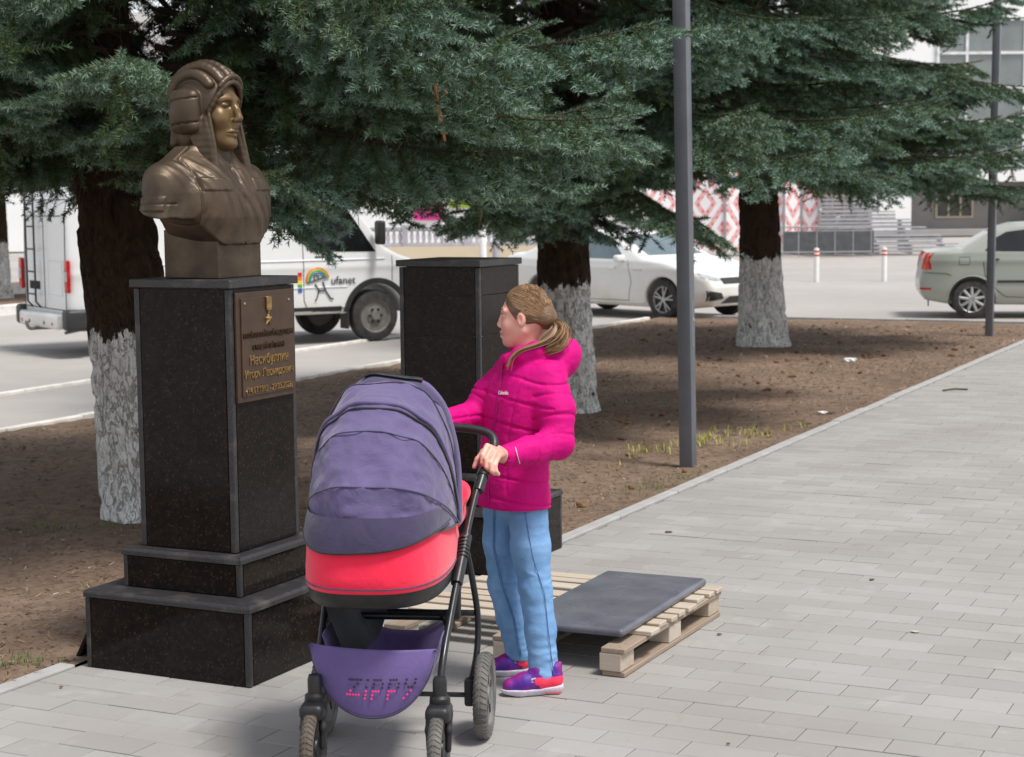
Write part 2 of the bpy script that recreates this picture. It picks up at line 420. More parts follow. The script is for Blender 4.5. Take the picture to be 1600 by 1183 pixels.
# white kerb of the bed along the lane, its end, and the low kerb of the road behind
rk = tag(MB().box(PL(-10.44, 18.5, -.12), (.08, 16, .1), rot=Matrix.Rotation(-YAW, 3, 'Z')).build('white_kerb', M_joint), kind='structure')
kerb_run('kerb_stone', rk, PL(-10.44, 9.6), EY, 17, 1.0, .085, .16, -.045, M_kerbwhite, .012)
fk = tag(MB().box(PL(-3, 27.26, -.12), (12, .08, .1), rot=Matrix.Rotation(-YAW, 3, 'Z')).build('far_kerb', M_joint), kind='structure')
kerb_run('kerb_stone', fk, PL(-10.44, 27.3), EX, 15, 1.0, .1, .16, -.045, M_kerbgrey, .012)
lk = tag(MB().box(PL(-12.86, 17, -.14), (.08, 14, .1), rot=Matrix.Rotation(-YAW, 3, 'Z')).build('road_kerb', M_joint), kind='structure')
kerb_run('kerb_stone', lk, PL(-12.86, 9.6), EY, 15, 1.0, .09, .12, -.085, M_kerbwhite, .012)
# planted island far on the left with two whitewashed kerbs
isl_o = sheet('soil_island', -30.5, -22.4, 20, 34.5, .35, M_soil, .02); tag(isl_o, kind='structure')
ik = tag(MB().box(PL(-22.3, 25, -.1), (.1, 14, .1), rot=Matrix.Rotation(-YAW, 3, 'Z')).build('island_kerb', M_joint), kind='structure')
kerb_run('kerb_stone', ik, PL(-22.3, 17), EY, 11, 1.5, .16, .26, .0, M_kerbwhite, .02)
ik2 = tag(MB().box(PL(-26.4, 27, .0), (.1, 14, .1), rot=Matrix.Rotation(-YAW, 3, 'Z')).build('island_kerb', M_joint), kind='structure')
kerb_run('kerb_stone', ik2, PL(-26.4, 20), EY, 10, 1.5, .16, .3, .08, M_kerbwhite, .02)
# ================================================================== PEDESTALS
s = NT('dark_granite'); v = s.coord('Object')
vo = s.n('TexVoronoi', Vector=v, Scale=150.).outputs['Color']
sep = s.n('SeparateColor', Color=vo).outputs[0]
n1 = s.noise(v, 40, 4, .7); n2 = s.noise(v, 4, 4)
c = s.mix(s.ramp(n1, [(.45, (0, 0, 0)), (.72, (1, 1, 1))]), (.007, .006, .006), (.022, .013, .009))
c = s.mix(s.ramp(sep, [(.92, (0, 0, 0)), (.98, (.5, .5, .5))]), c, (.07, .045, .032))
c = s.mix(s.math('MULTIPLY', s.ramp(n2, [(.5, (0, 0, 0)), (.75, (1, 1, 1))]), .3), c, (.025, .02, .018))
s.set(Base__Color=c, Roughness=s.ramp(s.noise(v, 7, 4), [(.4, (.08,)*3), (.75, (.2,)*3)])); s.b.inputs['Specular IOR Level'].default_value = .17; M_granite = s.m
s = NT('granite_honed_edge'); v = s.coord('Object'); n1 = s.noise(v, 170, 3, .7); n2 = s.noise(v, 9, 5)
c = s.mix(s.ramp(n1, [(.4, (0, 0, 0)), (.65, (1, 1, 1))]), (.014, .013, .015), (.045, .042, .044))
c = s.mix(s.math('MULTIPLY', s.ramp(n2, [(.55, (0, 0, 0)), (.75, (1, 1, 1))]), .55), c, (.12, .11, .10))
s.set(Base__Color=c, Roughness=.42); M_gredge = s.m
M_mortar = pm('mortar_pale', (.35, .33, .31), (.22, .2, .19), 40, .9)
def pedestal(name, corner, label, seams=()):
    """corner: nearest base corner in the path frame; the body goes to -x and +y"""
    root = empty(name, PL(corner[0]-.405, corner[1]+.405), -YAW); tag(root, label, 'pedestal')
    def tier(hw, z0, z1, strip, nm, topcap, sm=()):
        MB().box((0, 0, (z0+z1)/2), (2*hw-.03, 2*hw-.03, z1-z0-.004)).build('core', M_mortar, root)
        t = .022
        zt = z1-topcap
        cuts = [z0+.002]+list(sm)+[zt-.002]
        for (sx, sy) in ((1, 0), (0, -1), (-1, 0), (0, 1)):
            for a, b in zip(cuts[:-1], cuts[1:]):
                w = 2*hw-2*strip-.004
                d = (t, w, b-a-.003) if sx else (w, t, b-a-.003)
                MB().box((sx*(hw-t/2), sy*(hw-t/2), (a+b)/2), d, .0015).build(nm, M_granite, root)
        for sx in (-1, 1):
            for sy in (-1, 1):
                MB().box((sx*(hw-strip/2+.001), sy*(hw-strip/2+.001), (z0+zt)/2), (strip, strip, zt-z0-.004), .004, seg=2).build('corner_strip', M_gredge, root)
        if topcap:   # coping laid round the tier: four mitred stones
            ov = .006
            for k in range(4):
                q = MB(); o_ = hw+ov; i_ = hw-.13
                poly = [(-o_+.001, -o_), (o_-.001, -o_), (i_, -i_), (-i_, -i_)]
                rm = Matrix.Rotation(k*math.pi/2, 2)
                q.prism([tuple(rm@Vector(p)) for p in poly], zt, z1)
                me = q.mesh('coping', M_gredge); bm = bmesh.new(); bm.from_mesh(me)
                es = [e for e in bm.edges if abs(e.verts[0].co.z-z1) < 1e-5 and abs(e.verts[1].co.z-z1) < 1e-5 and max(abs(e.verts[0].co.x), abs(e.verts[0].co.y)) > hw and max(abs(e.verts[1].co.x), abs(e.verts[1].co.y)) > hw]
                bmesh.ops.bevel(bm, geom=es, offset=.014, segments=3, affect='EDGES', profile=.5); bm.to_mesh(me); bm.free()
                link('coping', me, root)
    tier(.4065, 0, .331, .024, 'base_panel', .03)
    tier(.292, .331, .497, .022, 'plinth_panel', .03)
    tier(.237, .497, 1.578, .026, 'shaft_panel', 0, seams)
    MB().box((0, 0, 1.596), (.502, .502, .034), .003).build('cap_slab', M_gredge, root)
    return root
ped = pedestal('granite_pedestal', (-3.95, 5.74), 'dark polished granite pedestal with bronze plaque, carrying the bust')
ped2 = pedestal('granite_pedestal', (-3.98, 8.02), 'empty dark granite pedestal standing behind the stroller and the person', (.86, 1.22, 1.43))
# dark stone splinter leaning at the back foot of the pedestal
tag(MB().box((0, 0, 0), (.02, .16, .16), .003, rot=Matrix.Rotation(R(28), 3, 'Y')).build('granite_offcut', M_granite, None, loc=PL(-4.87, 5.93, .07), rot=(0, 0, -YAW)), 'small dark granite offcut leaning against the pedestal base', 'stone offcut')

# plaque ------------------------------------------------------------------
M_bronze = pm('bronze_brown', hexc(90, 76, 61), hexc(62, 52, 42), 5, .40, .14, 45, .6, lo=.4, hi=.7, r2=.55)
M_plaque = pm('bronze_plaque', hexc(86, 68, 55), hexc(76, 60, 49), 14, .45, .15, 160, .5)
M_brass = pm('polished_brass', hexc(168, 138, 88), hexc(130, 102, 62), 30, .4, 0, None, .6)
M_face = pm('bronze_gilded', hexc(112, 90, 58), hexc(92, 72, 48), 7, .38, .05, 60, .4, lo=.35, hi=.7)
XF = .238
pl_root = empty('plaque', (XF, 0, 0)); pl_root.parent = ped
PW, PZ0, PZ1 = .425, 1.112, 1.560
MB().box((.006, 0, (PZ0+PZ1)/2), (.012, PW, PZ1-PZ0), .002).build('plaque_plate', M_plaque, pl_root)
MB().box((.015, .006, (PZ0+PZ1)/2-.0), (.007, PW-.045, PZ1-PZ0-.045), .002).build('plaque_field', M_plaque, pl_root)
for y in (-1, 1):
    for z in (PZ0+.045, PZ1-.045):
        MB().lathe([(.0001, .0235), (.005, .022), (.006, .017)], 10, 'x', (0, y*(PW/2-.05), z)).build('screw', pm('screw_steel', (.6, .58, .52), None, 9, .3, 0, None, 1) if 'screw_steel' not in bpy.data.materials else bpy.data.materials['screw_steel'], pl_root, 40)
def text_mesh(txt, size, depth, mat, width=None, bold=0, xs=1.0):
    cu = bpy.data.curves.new('t', 'FONT'); cu.body = txt; cu.size = size; cu.extrude = depth/2; cu.align_x = 'CENTER'; cu.offset = bold; cu.resolution_u = 3
    o = bpy.data.objects.new('t', cu); COL.objects.link(o)
    dg = bpy.context.evaluated_depsgraph_get(); me = bpy.data.meshes.new_from_object(o.evaluated_get(dg)); bpy.data.objects.remove(o)
    xs_ = [v.co.x for v in me.vertices]; w = max(xs_)-min(xs_)
    k = (width/w) if width else xs
    for v in me.vertices: v.co.x *= k
    me.materials.clear(); me.materials.append(mat); return me
M_letdark = pm('bronze_letter_dark', hexc(80, 60, 42), hexc(60, 44, 30), 40, .4, 0, None, .6)
TROT = (R(90), 0, R(90))
for txt, z, size, w, mt, dep in (('ГЕРОЙ РОССИЙСКОЙ ФЕДЕРАЦИИ', 1.372, .030, .365, M_letdark, .004), ('СТАРШИЙ ЛЕЙТЕНАНТ', 1.321, .030, .235, M_letdark, .004),
                                 ('Насибуллин', 1.262, .056, .28, M_brass, .004), ('Игорь Леонидович', 1.208, .048, .355, M_brass, .004), ('(14.07.1995 - 29.03.2022)', 1.146, .036, .34, M_brass, .004)):
    link('lettering', text_mesh(txt, size, dep, mt, w, .0), pl_root, (.0190+dep/2, .006, z), TROT)
md = MB(); md.box((.024, .006, 1.512), (.01, .036, .05), .002); md.box((.024, .006, 1.484), (.008, .03, .008), .001); md.tube([(.024, .006, 1.484), (.024, .006, 1.465)], .003, 6)
cz = 1.443; V = [(.028+.006, .006, cz)]
for k in range(10):
    a = math.pi/2+k*math.pi/5; r = .029 if k % 2 == 0 else .012; V.append((.02, .006+r*math.cos(a), cz+r*math.sin(a)))
md.add(V, [(0, 1+k, 1+(k+1) % 10) for k in range(10)]+[tuple(range(1, 11))])
md.build('star_medal', M_brass, pl_root)

# ================================================================== BUST (local frame: x = the way it looks, y = its left)
bust = empty('bronze_bust', PL(-4.355, 6.145, 1.614), -YAW)
tag(bust, 'bronze bust of a man in a padded tank helmet on the granite pedestal', 'bust')
MB().box((-.005, 0, .1), (.27, .31, .2), .004, seg=2).build('bust_block', M_bronze, bust)
S = SDF((-.26, -.36, .11), (.26, .36, .97), .004)
# torso
BZ = np.array([.10, .18, .28, .38, .45, .50, .55]); BW = np.array([.205, .216, .226, .222, .190, .135, .08]); BD = np.array([.122, .130, .138, .130, .108, .088, .07]); BX = np.array([.012, .012, .008, .0, -.012, -.02, -.02])
S.op(lambda X, Y, Z: np.maximum((np.sqrt((np.abs(X-np.interp(Z, BZ, BX))/np.interp(Z, BZ, BD))**2.4+(np.abs(Y)/np.interp(Z, BZ, BW))**2.4)-1)*np.interp(Z, BZ, BD)*.9, Z-.55).astype(np.float32), (-.2, -.3, .1), (.2, .3, .56))
S.ell((.05, .095, .36), (.095, .105, .14), .06); S.ell((.05, -.095, .36), (.095, .105, .14), .06)
for q in (-1, 1):
    S.cone((-.03, q*.08, .520), .058, (-.03, q*.212, .425), .074, .05)
    S.cone((-.03, q*.212, .425), .076, (-.02, q*.248, .22), .080, .03)
S.cone((-.03, 0, .47), .085, (-.012, 0, .58), .068, .05)
S.chain([(.045, -.045, .50), (.062, 0, .487), (.045, .045, .50), (-.01, .082, .53), (-.07, .06, .55), (-.085, 0, .555), (-.07, -.06, .55), (-.01, -.082, .53), (.045, -.045, .50)], [.02]*9, .015)
S.cone((-.012, 0, .52), .073, (-.008, 0, .575), .07, .012)
# lower cut of the bust: an arch rising to the arms, hollowed behind
S.op(lambda X, Y, Z: (Z-(.168+.110*np.clip((np.abs(Y)-.10)/.11, 0, 1)**1.3+.045*np.clip((.05-X)/.2, 0, 1)**1.5))*.85+0*X, (-.3, -.4, 0), (.3, .4, .5), .005, 's')
# tailoring: placket, pocket flaps, sleeve seams, epaulettes, cuffs patch, folds
S.emboss(lambda X, Y, Z: np.maximum(np.abs(Y-.006)-.004, -X), (0, -.03, .1), (.25, .03, .5), -.010, .003)
S.emboss(lambda X, Y, Z: np.maximum(np.maximum(np.abs(Y-.022)-.016, -X), Z-.48), (0, -.0, .1), (.25, .06, .5), .003, .002)
for q in (-1, 1):
    S.emboss(lambda X, Y, Z: np.maximum(np.maximum(np.abs(Y-q*.125)-.062, np.abs(Z-.415-.10*np.abs(np.abs(Y-q*.125))*0)-.026), -X), (0, -.3, .3), (.25, .3, .5), .006, .002)
    S.emboss(lambda X, Y, Z: np.abs(np.abs(Y)-.180-.12*(X**2)*8)-.003, (-.2, q*.2-.06, .15), (.2, q*.2+.06, .56), -.006, .002)
    rm = rotm('X', q*-36)
    S.rbox((-.03, q*.170, .530), (.062, .125, .016), .005, .004, rm)
    S.emboss(lambda X, Y, Z: np.maximum(np.maximum(np.abs(Z-.335)-.028, np.abs(X+.03)-.06), -(np.abs(Y)-.25)), (-.12, q*.3-.1, .2), (.12, q*.3+.1, .45), .006, .002)
    S.emboss(lambda X, Y, Z: np.maximum(np.abs(Z-.335)-.003, -(np.abs(Y)-.25)), (-.12, q*.3-.1, .2), (.12, q*.3+.1, .45), -.004, .002)
S.emboss(lambda X, Y, Z: np.sin(Y*95+Z*22+3*np.sin(Z*17+Y*9))-.35+20*np.maximum(0, Z-.46)+20*np.maximum(0, .02-X)+7*np.maximum(0, .32-Z), (-.26, -.36, .1), (.26, .36, .52), .004, .55)
V, Q = S.surface(1)
V = V*np.array((1.10, 1.27, 1.0))+np.array((.0, 0, -.03)); link('bust_torso', mesh_np('bust_torso', V, Q, M_bronze, True), bust)
# face
F_ = SDF((-.16, -.13, .5), (.18, .13, .93), .003)
F_.ell((-.01, 0, .755), (.112, .088, .125), 0)
F_.ell((.025, 0, .66), (.082, .07, .10), .04)
F_.cone((.045, -.02, .605), .032, (.045, .02, .605), .032, .03); F_.ell((.084, 0, .59), (.028, .027, .024), .025)
for q in (-1, 1):
    F_.ell((.062, q*.045, .69), (.038, .032, .036), .025)
    F_.cone((.097, q*.016, .765), .012, (.075, q*.062, .760), .012, .018)
    F_.ell((.099, q*.034, .741), (.017, .021, .013), .010, mode='s')
    F_.ell((.083, q*.035, .741), (.018, .019, .0115), .003)
    F_.cone((.096, q*.018, .7495), .0035, (.083, q*.053, .747), .0035, .004)
    F_.cone((.094, q*.02, .7325), .003, (.083, q*.05, .733), .003, .004)
    F_.ell((.118, q*.013, .681), (.012, .009, .009), .006)
F_.chain([(.100, 0, .755), (.116, 0, .722), (.128, 0, .690)], [.011, .0115, .0145], .012)
F_.chain([(.096, -.030, .634), (.108, -.012, .640), (.110, 0, .638), (.108, .012, .640), (.096, .030, .634)], [.004, .006, .0055, .006, .004], .008)
F_.chain([(.094, -.026, .626), (.106, 0, .622), (.094, .026, .626)], [.004, .007, .004], .008)
F_.chain([(.095, -.032, .6325), (.1155, 0, .6305), (.095, .032, .6325)], [.0022]*3, .003, 's')
F_.cone((-.012, 0, .52), .06, (-.005, 0, .62), .06, .03)
HSC = lambda V: (V-np.array((0, 0, .56)))*np.array((1.06, 1.06, 1.0))+np.array((0, 0, .525))
F_.build('bust_face', M_face, bust, 1, fn=lambda V: HSC((V-np.array((0, 0, .69)))*np.array((1.03, 1.07, 1.04))+np.array((.004, 0, .69))))
# helmet
H_ = SDF((-.2, -.19, .36), (.17, .19, .96), .004)
H_.ell((-.02, 0, .758), (.142, .116, .152), 0)
H_.cone((-.055, 0, .70), .098, (-.06, 0, .62), .084, .04)
# rolls of padding running front to back
for y in (0, -.046, .046, -.086, .086):
    k = math.sqrt(max(0, 1-(y/.122)**2)); pts = []
    for a in np.linspace(38, 165, 14):
        pts.append((-.02+.140*k*math.cos(R(a)), y, .758+.156*k*math.sin(R(a))))
    H_.chain(pts, [.021]*14, .006)
H_.op(lambda X, Y, Z: np.maximum(np.sqrt((Y/.086)**2+((Z-.705)/.128)**2)*.086-.086, .02-X), (0, -.13, .5), (.2, .13, .9), .008, 's')
H_.op(lambda X, Y, Z: np.maximum(np.sqrt(Y**2+0*X)-.082, np.maximum(.0-X, np.abs(Z-.60)-.09)), (0, -.13, .48), (.2, .13, .7), .008, 's')
pts = [(.052+.052*math.cos(R(a))**2*0+.058*max(0, math.sin(R(a)))**.7, .090*math.cos(R(a)), .712+.126*math.sin(R(a))) for a in np.linspace(-38, 218, 26)]
H_.chain(pts, [.0095]*26, .006)
bp = [(.055+.058*math.sin(R(a))**.7, .094*math.cos(R(a)), .735+.128*math.sin(R(a))) for a in np.linspace(40, 140, 12)]
H_.chain(bp, [.010]*12, .004)
for q in (-1, 1):
    H_.rbox((-.032, q*.122, .716), (.132, .062, .178), .03, .006)
    H_.ell((-.032, q*.124, .716), (.066, .050, .094), .008)
    H_.emboss(lambda X, Y, Z: np.maximum(np.abs(Z-.765-.12*(X+.03))-.0025, -(np.abs(Y)-.125)), (-.12, -.18, .7), (.06, .18, .82), -.004, .002)
    H_.emboss(lambda X, Y, Z: np.maximum(np.abs(Z-.665-.12*(X+.03))-.0025, -(np.abs(Y)-.125)), (-.12, -.18, .62), (.06, .18, .7), -.004, .002)
    # cheek flap hanging to the chest
    for t in np.linspace(0, 1, 9):
        H_.rbox((.016+.062*t, q*(.100+.010*t*t), .66-.215*t), (.092-.030*t*t, .024, .07), .011, .012, rotm('X', q*-4))
    H_.chain([(.064, q*.100, .70), (.088, q*.103, .58), (.106, q*.111, .47), (.098, q*.116, .425), (.066, q*.116, .418), (.040, q*.110, .48), (.0, q*.104, .58)], [.008]*7, .003)
H_.rbox((-.12, 0, .625), (.035, .17, .10), .015, .02, rotm('Y', 8))
H_.build('bust_helmet', M_bronze, bust, 1, fn=HSC)
st = MB(); st.tube(catmull([(.088, -.125, .40), (.118, -.124, .375), (.140, -.122, .34), (.158, -.118, .30)], 4), .011, 8, flat=((0, 1, 0), .35)); st.build('bust_strap', M_bronze, bust, 50)
# ================================================================== SPRUCES
s = NT('spruce_needles'); at = s.n('Attribute', _attribute_name='tint').outputs['Fac']; oi = s.n('ObjectInfo').outputs['Random']; isl = s.n('NewGeometry').outputs['Random Per Island']
c = s.ramp(at, [(0, (.050, .058, .014)), (.3, (.060, .100, .030)), (.55, (.085, .160, .092)), (.78, (.18, .29, .23)), (1, (.33, .475, .43))])  # bluer new growth, with lit tips and shaded inner needles painted in too
c = s.mix(s.math('MULTIPLY', isl, .3), c, (.10, .135, .035)); c = s.mix(s.math('MULTIPLY', oi, .5), c, (.11, .15, .05))
s.set(Base__Color=c, Roughness=.55); s.b.inputs['Specular IOR Level'].default_value = .3
M_needle = s.m
M_twig = pm('spruce_twig', (.10, .062, .038), (.06, .038, .025), 60, .9)
M_dead = pm('dead_twig', (.16, .105, .068), (.10, .066, .045), 40, .9)
def needles(rg, a, b, n, ln, tint0, tint1, wid=.0060, bare=0.0):
    """n flat needles bristling round the shoot a->b"""
    d = b-a; L = np.linalg.norm(d); ax = d/max(L, 1e-6)
    o = np.array((0, 0, 1.)) if abs(ax[2]) < .9 else np.array((1., 0, 0)); u = np.cross(ax, o); u /= np.linalg.norm(u); w = np.cross(ax, u)
    t = rg.random(n)*(1-bare)+bare; ph = rg.random(n)*6.2832
    rad = np.cos(ph)[:, None]*u+np.sin(ph)[:, None]*w
    fwd = .45+.35*rg.random(n)+np.where(t > .9, .9, 0)
    rad[:, 2] += .22
    dr = rad+ax*fwd[:, None]; dr /= np.linalg.norm(dr, axis=1)[:, None]
    base = a+d*t[:, None]; tip = base+dr*(ln*(.75+.5*rg.random(n)))[:, None]
    sd = np.cross(dr, rg.normal(size=(n, 3))); sd /= np.linalg.norm(sd, axis=1)[:, None]
    V = np.stack([base-sd*wid/2, base+sd*wid/2, tip], 1)
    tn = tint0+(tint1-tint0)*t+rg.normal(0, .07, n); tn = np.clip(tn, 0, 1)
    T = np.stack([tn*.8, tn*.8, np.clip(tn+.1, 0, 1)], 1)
    return V, T
def bough(seed, droop, up, dens=500, lat=17, hang=.5):
    """unit bough: 2.6 m long along +x from the trunk, laterals both sides, short brushy shoots, hanging twigs"""
    rg = np.random.default_rng(seed); VV = []; TT = []; tw = MB(); dd = MB()
    Lb = 2.6
    def spine(t): return np.array((Lb*t, .10*math.sin(2.3*t+seed), -droop*Lb*t**1.5+up*Lb*max(0, t-.55)**2*2.2+.05*math.sin(5*t+seed)))
    sp = [spine(t) for t in np.linspace(0, 1, 14)]
    tw.tube(sp, [.019*(1-t)+.003 for t in np.linspace(0, 1, 14)], 5, cap=False)
    def shoot(a, b, t0, t1, ln=.030, dn=dens, bare=0):
        n = max(8, int(np.linalg.norm(b-a)*dn)); v, t = needles(rg, a, b, n, ln, t0, t1, bare=bare); VV.append(v); TT.append(t)
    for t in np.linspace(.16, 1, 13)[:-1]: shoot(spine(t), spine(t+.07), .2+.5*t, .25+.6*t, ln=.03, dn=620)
    for i in range(lat):
        t = .16+.80*(i+rg.random()*.8)/lat
        for sgn in (-1, 1):
            p = spine(t); inner = np.clip((t-.15)/.5, 0, 1)
            ll = (.62*(1-abs(t-.45)*1.05)+.10)*(.7+.5*rg.random())
            if t > .8: ll *= .7
            ang = R(48+14*rg.normal()); dirv = np.array((math.cos(ang), sgn*math.sin(ang), -.18-.22*hang*rg.random()))
            k = 5; P = [p]
            dv = dirv/np.linalg.norm(dirv)
            for j in range(k):
                dv = dv+np.array((0.03, 0, (-.16*hang if j < 3 else .12)+.05*rg.normal())); dv /= np.linalg.norm(dv); P.append(P[-1]+dv*ll/k)
            tw.tube(P, [.005*(1-j/k)+.0018 for j in range(k+1)], 3, cap=False)
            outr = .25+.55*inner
            if rg.random() < .2 and t < .5:      # a dead lateral: bare brown twigs
                for j in range(1, k+1):
                    for q in range(2):
                        e = P[j]+np.array((.05*rg.normal(), .05*rg.normal(), -.05-.08*rg.random())); dd.tube([P[j], (P[j]+e)/2+np.array((.01, 0, .01)), e], [.002, .0016, .001], 3, cap=False)
                continue
            for j in range(k):
                if t < .3 and j < 2: continue
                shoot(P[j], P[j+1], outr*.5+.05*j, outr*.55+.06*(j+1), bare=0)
            # side shoots, in the plane and drooping; tips brighter and bluer
            ns = max(4, int(ll/.054))
            for q in range(ns):
                tt = (q+.6+rg.random()*.4)/(ns+.3); jj = min(int(tt*k), k-1); a = P[jj]+(P[jj+1]-P[jj])*(tt*k-jj)
                ax = (P[jj+1]-P[jj]); ax /= np.linalg.norm(ax)
                for s2 in (-1, 1):
                    if rg.random() < .12: continue
                    lat_v = np.cross(ax, (0, 0, 1.))*s2
                    dirs = ax*(.75+.2*rg.random())+lat_v*(.75+.2*rg.random())+np.array((0, 0, -.12-.75*hang*rg.random()**1.5+(.18 if rg.random() < .3 else 0)))
                    dirs /= np.linalg.norm(dirs); l2 = (.055+.105*rg.random())*(1.1-.4*tt)
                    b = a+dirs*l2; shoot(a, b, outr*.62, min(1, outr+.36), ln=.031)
                    if l2 > .10 and rg.random() < .8:
                        m = a+dirs*l2*.5
                        for s3 in (-1, 1):
                            d3 = dirs+np.cross(dirs, (0, 0, 1.))*s3*.9; d3 /= np.linalg.norm(d3); shoot(m, m+d3*l2*.5, outr*.68, min(1, outr+.38), ln=.029)
        # hanging curtain twigs below the limb
        if rg.random() < hang*1.1 and t < .9:
            p = spine(t); l3 = .14+.28*rg.random(); e = p+np.array((.05*rg.normal()+.04, .06*rg.normal(), -l3)); mid = (p+e)/2+np.array((.03*rg.normal(), .03*rg.normal(), 0))
            tw.tube([p, mid, e], [.003, .0025, .0015], 3, cap=False)
            shoot(p, mid, .18, .3, bare=.25); shoot(mid, e, .3, .55)
            for q in range(4):
                a = p+(e-p)*(.3+.17*q); b = a+np.array((.07*rg.normal(), .07*rg.normal(), -.05-.05*rg.random())); shoot(a, b, .25, .6)
    for q in range(9):     # bare dead twigs near the trunk
        t = .06+.34*rg.random(); p = spine(t); e = p+np.array((.1*rg.normal()+.08, .22*rg.normal(), -.1-.28*rg.random())); m = (p+e)/2+np.array((.03, .03*rg.normal(), .05))
        dd.tube([p, m, e], [.004, .003, .0012], 3, cap=False)
        e2 = m+np.array((.08*rg.normal(), .1*rg.normal(), -.12)); dd.tube([m, e2], [.002, .001], 3, cap=False)
    V = np.concatenate(VV).reshape(-1, 3); T = np.concatenate(TT).ravel(); nn = len(V)
    tv = np.array([tuple(x) for x in tw.v]); dv_ = np.array([tuple(x) for x in dd.v]) if dd.v else np.zeros((0, 3))
    F = [tuple(r) for r in np.arange(nn).reshape(-1, 3).tolist()]+[tuple(i+nn for i in f) for f in tw.f]+[tuple(i+nn+len(tv) for i in f) for f in dd.f]
    me = bpy.data.meshes.new('bough'); allV = np.concatenate([V, tv, dv_])
    lens = np.array([len(f) for f in F], np.int32); flat = np.concatenate([np.arange(nn, dtype=np.int32), np.array([i for f in F[nn//3:] for i in f], np.int32)])
    me.vertices.add(len(allV)); me.vertices.foreach_set('co', allV.astype(np.float32).ravel())
    me.loops.add(len(flat)); me.loops.foreach_set('vertex_index', flat)
    me.polygons.add(len(F)); me.polygons.foreach_set('loop_start', np.concatenate([[0], np.cumsum(lens)[:-1]]).astype(np.int32))
    me.materials.append(M_needle); me.materials.append(M_twig); me.materials.append(M_dead)
    mi = np.zeros(len(F), np.int32); mi[nn//3:nn//3+len(tw.f)] = 1; mi[nn//3+len(tw.f):] = 2; me.polygons.foreach_set('material_index', mi)
    at = me.attributes.new('tint', 'FLOAT', 'POINT'); arr = np.zeros(len(allV), np.float32); arr[:nn] = T; at.data.foreach_set('value', arr)
    me.update(calc_edges=True); return me
BOUGHS = [bough(11, .10, .16, hang=.45), bough(12, .17, .22, hang=.7), bough(13, .05, .18, hang=.35), bough(14, .24, .2, hang=.9), bough(15, .13, .30, hang=.55), bough(16, .08, .05, hang=.8)]
# bark ------------------------------------------------------------------------
s = NT('spruce_bark'); v = s.coord('Object', (1, 1, .45)); vz = s.coord('Object')
sx = s.n('SeparateXYZ', Vector=vz).outputs['Z']
vor = s.n('TexVoronoi', Vector=s.n('VectorMath', i0=v, i1=s.n('VectorMath', i0=s.n('TexNoise', Vector=v, Scale=9., Detail=4.).outputs['Color'], i1=(.05, .05, .05), _operation='MULTIPLY').outputs[0], _operation='ADD').outputs[0], Scale=38., _feature='DISTANCE_TO_EDGE').outputs['Distance']
n2 = s.noise(v, 45, 5, .7); n3 = s.noise(v, 5, 4)
bark = s.mix(n2, (.022, .014, .010), (.07, .044, .029))
v2 = s.coord('Object', (1, 1, .38)); rd = s.math('ABSOLUTE', s.math('SUBTRACT', s.noise(v2, 17, 4, .6, .15), .5)); rd2 = s.math('ABSOLUTE', s.math('SUBTRACT', s.noise(v2, 36, 3, .6, .2), .5))
crack = s.math('MULTIPLY', s.ramp(rd, [(.0, (.32,)*3), (.03, (1, 1, 1))]), s.ramp(rd2, [(.0, (.7,)*3), (.03, (1, 1, 1))]))
wash = s.mix(s.ramp(n3, [(.35, (0, 0, 0)), (.7, (1, 1, 1))]), (.80, .79, .765), (.63, .61, .575))
wash = s.mix(s.math('MULTIPLY', s.ramp(n2, [(.5, (0, 0, 0)), (.72, (1, 1, 1))]), .6), wash, (.24, .21, .18))
painted = s.mix(crack, s.mix(n3, (.10, .08, .062), (.30, .265, .23)), wash)
edge_z = s.math('ADD', 1.15, s.math('MULTIPLY', s.math('SUBTRACT', s.noise(v, 14, 5, .7), .5), .45))
pmask = s.math('LESS_THAN', sx, edge_z)
flake = s.ramp(s.noise(v, 6, 4, .6), [(.66, (1, 1, 1)), (.7, (0, 0, 0))])
pmask = s.math('MULTIPLY', pmask, flake)
s.set(Base__Color=s.mix(pmask, bark, painted), Roughness=.95); s.b.inputs['Specular IOR Level'].default_value = .15
s.bump(s.math('ADD', s.math('MULTIPLY', crack, 1.), s.math('MULTIPLY', n2, .5)), 1., .012); M_bark = s.m
def trunk_mesh(seed, r0, h):
    na, nz = 88, 150; V = np.zeros((na*nz, 3)); zs = np.concatenate([np.linspace(-.1, 2.6, nz-26), np.linspace(2.7, h, 26)])
    th = np.arange(na)*2*math.pi/na; Z, T = np.meshgrid(zs, th, indexing='ij')
    rr = r0*(1-.93*np.clip(Z/h, 0, 1))*(1+.10*np.clip(1.2-Z, 0, 1.3)+.20*np.exp(-np.maximum(Z, 0)/.11)*(.75+.25*np.cos(5*T+seed)))
    P = np.stack([np.cos(T)*r0*6, np.sin(T)*r0*6, Z*2.6], -1).reshape(-1, 3)+seed*3.1
    pl_ = np.abs(vnoise(P, 1.9, 2)).reshape(Z.shape); nz2 = vnoise(P, 4.5, 2).reshape(Z.shape)
    rr = rr+(np.minimum(pl_, .28)-.2)*.11*(r0/.27)+nz2*.010+.012*vnoise(P, .25, 2).reshape(Z.shape)
    V = np.stack([np.cos(T)*rr, np.sin(T)*rr, Z], -1).reshape(-1, 3)
    i = np.arange(na*nz).reshape(nz, na); j = np.roll(i, -1, 1)
    Q = np.stack([i[:-1], j[:-1], j[1:], i[1:]], -1).reshape(-1, 4)
    return mesh_np('trunk', V, Q, M_bark, True)
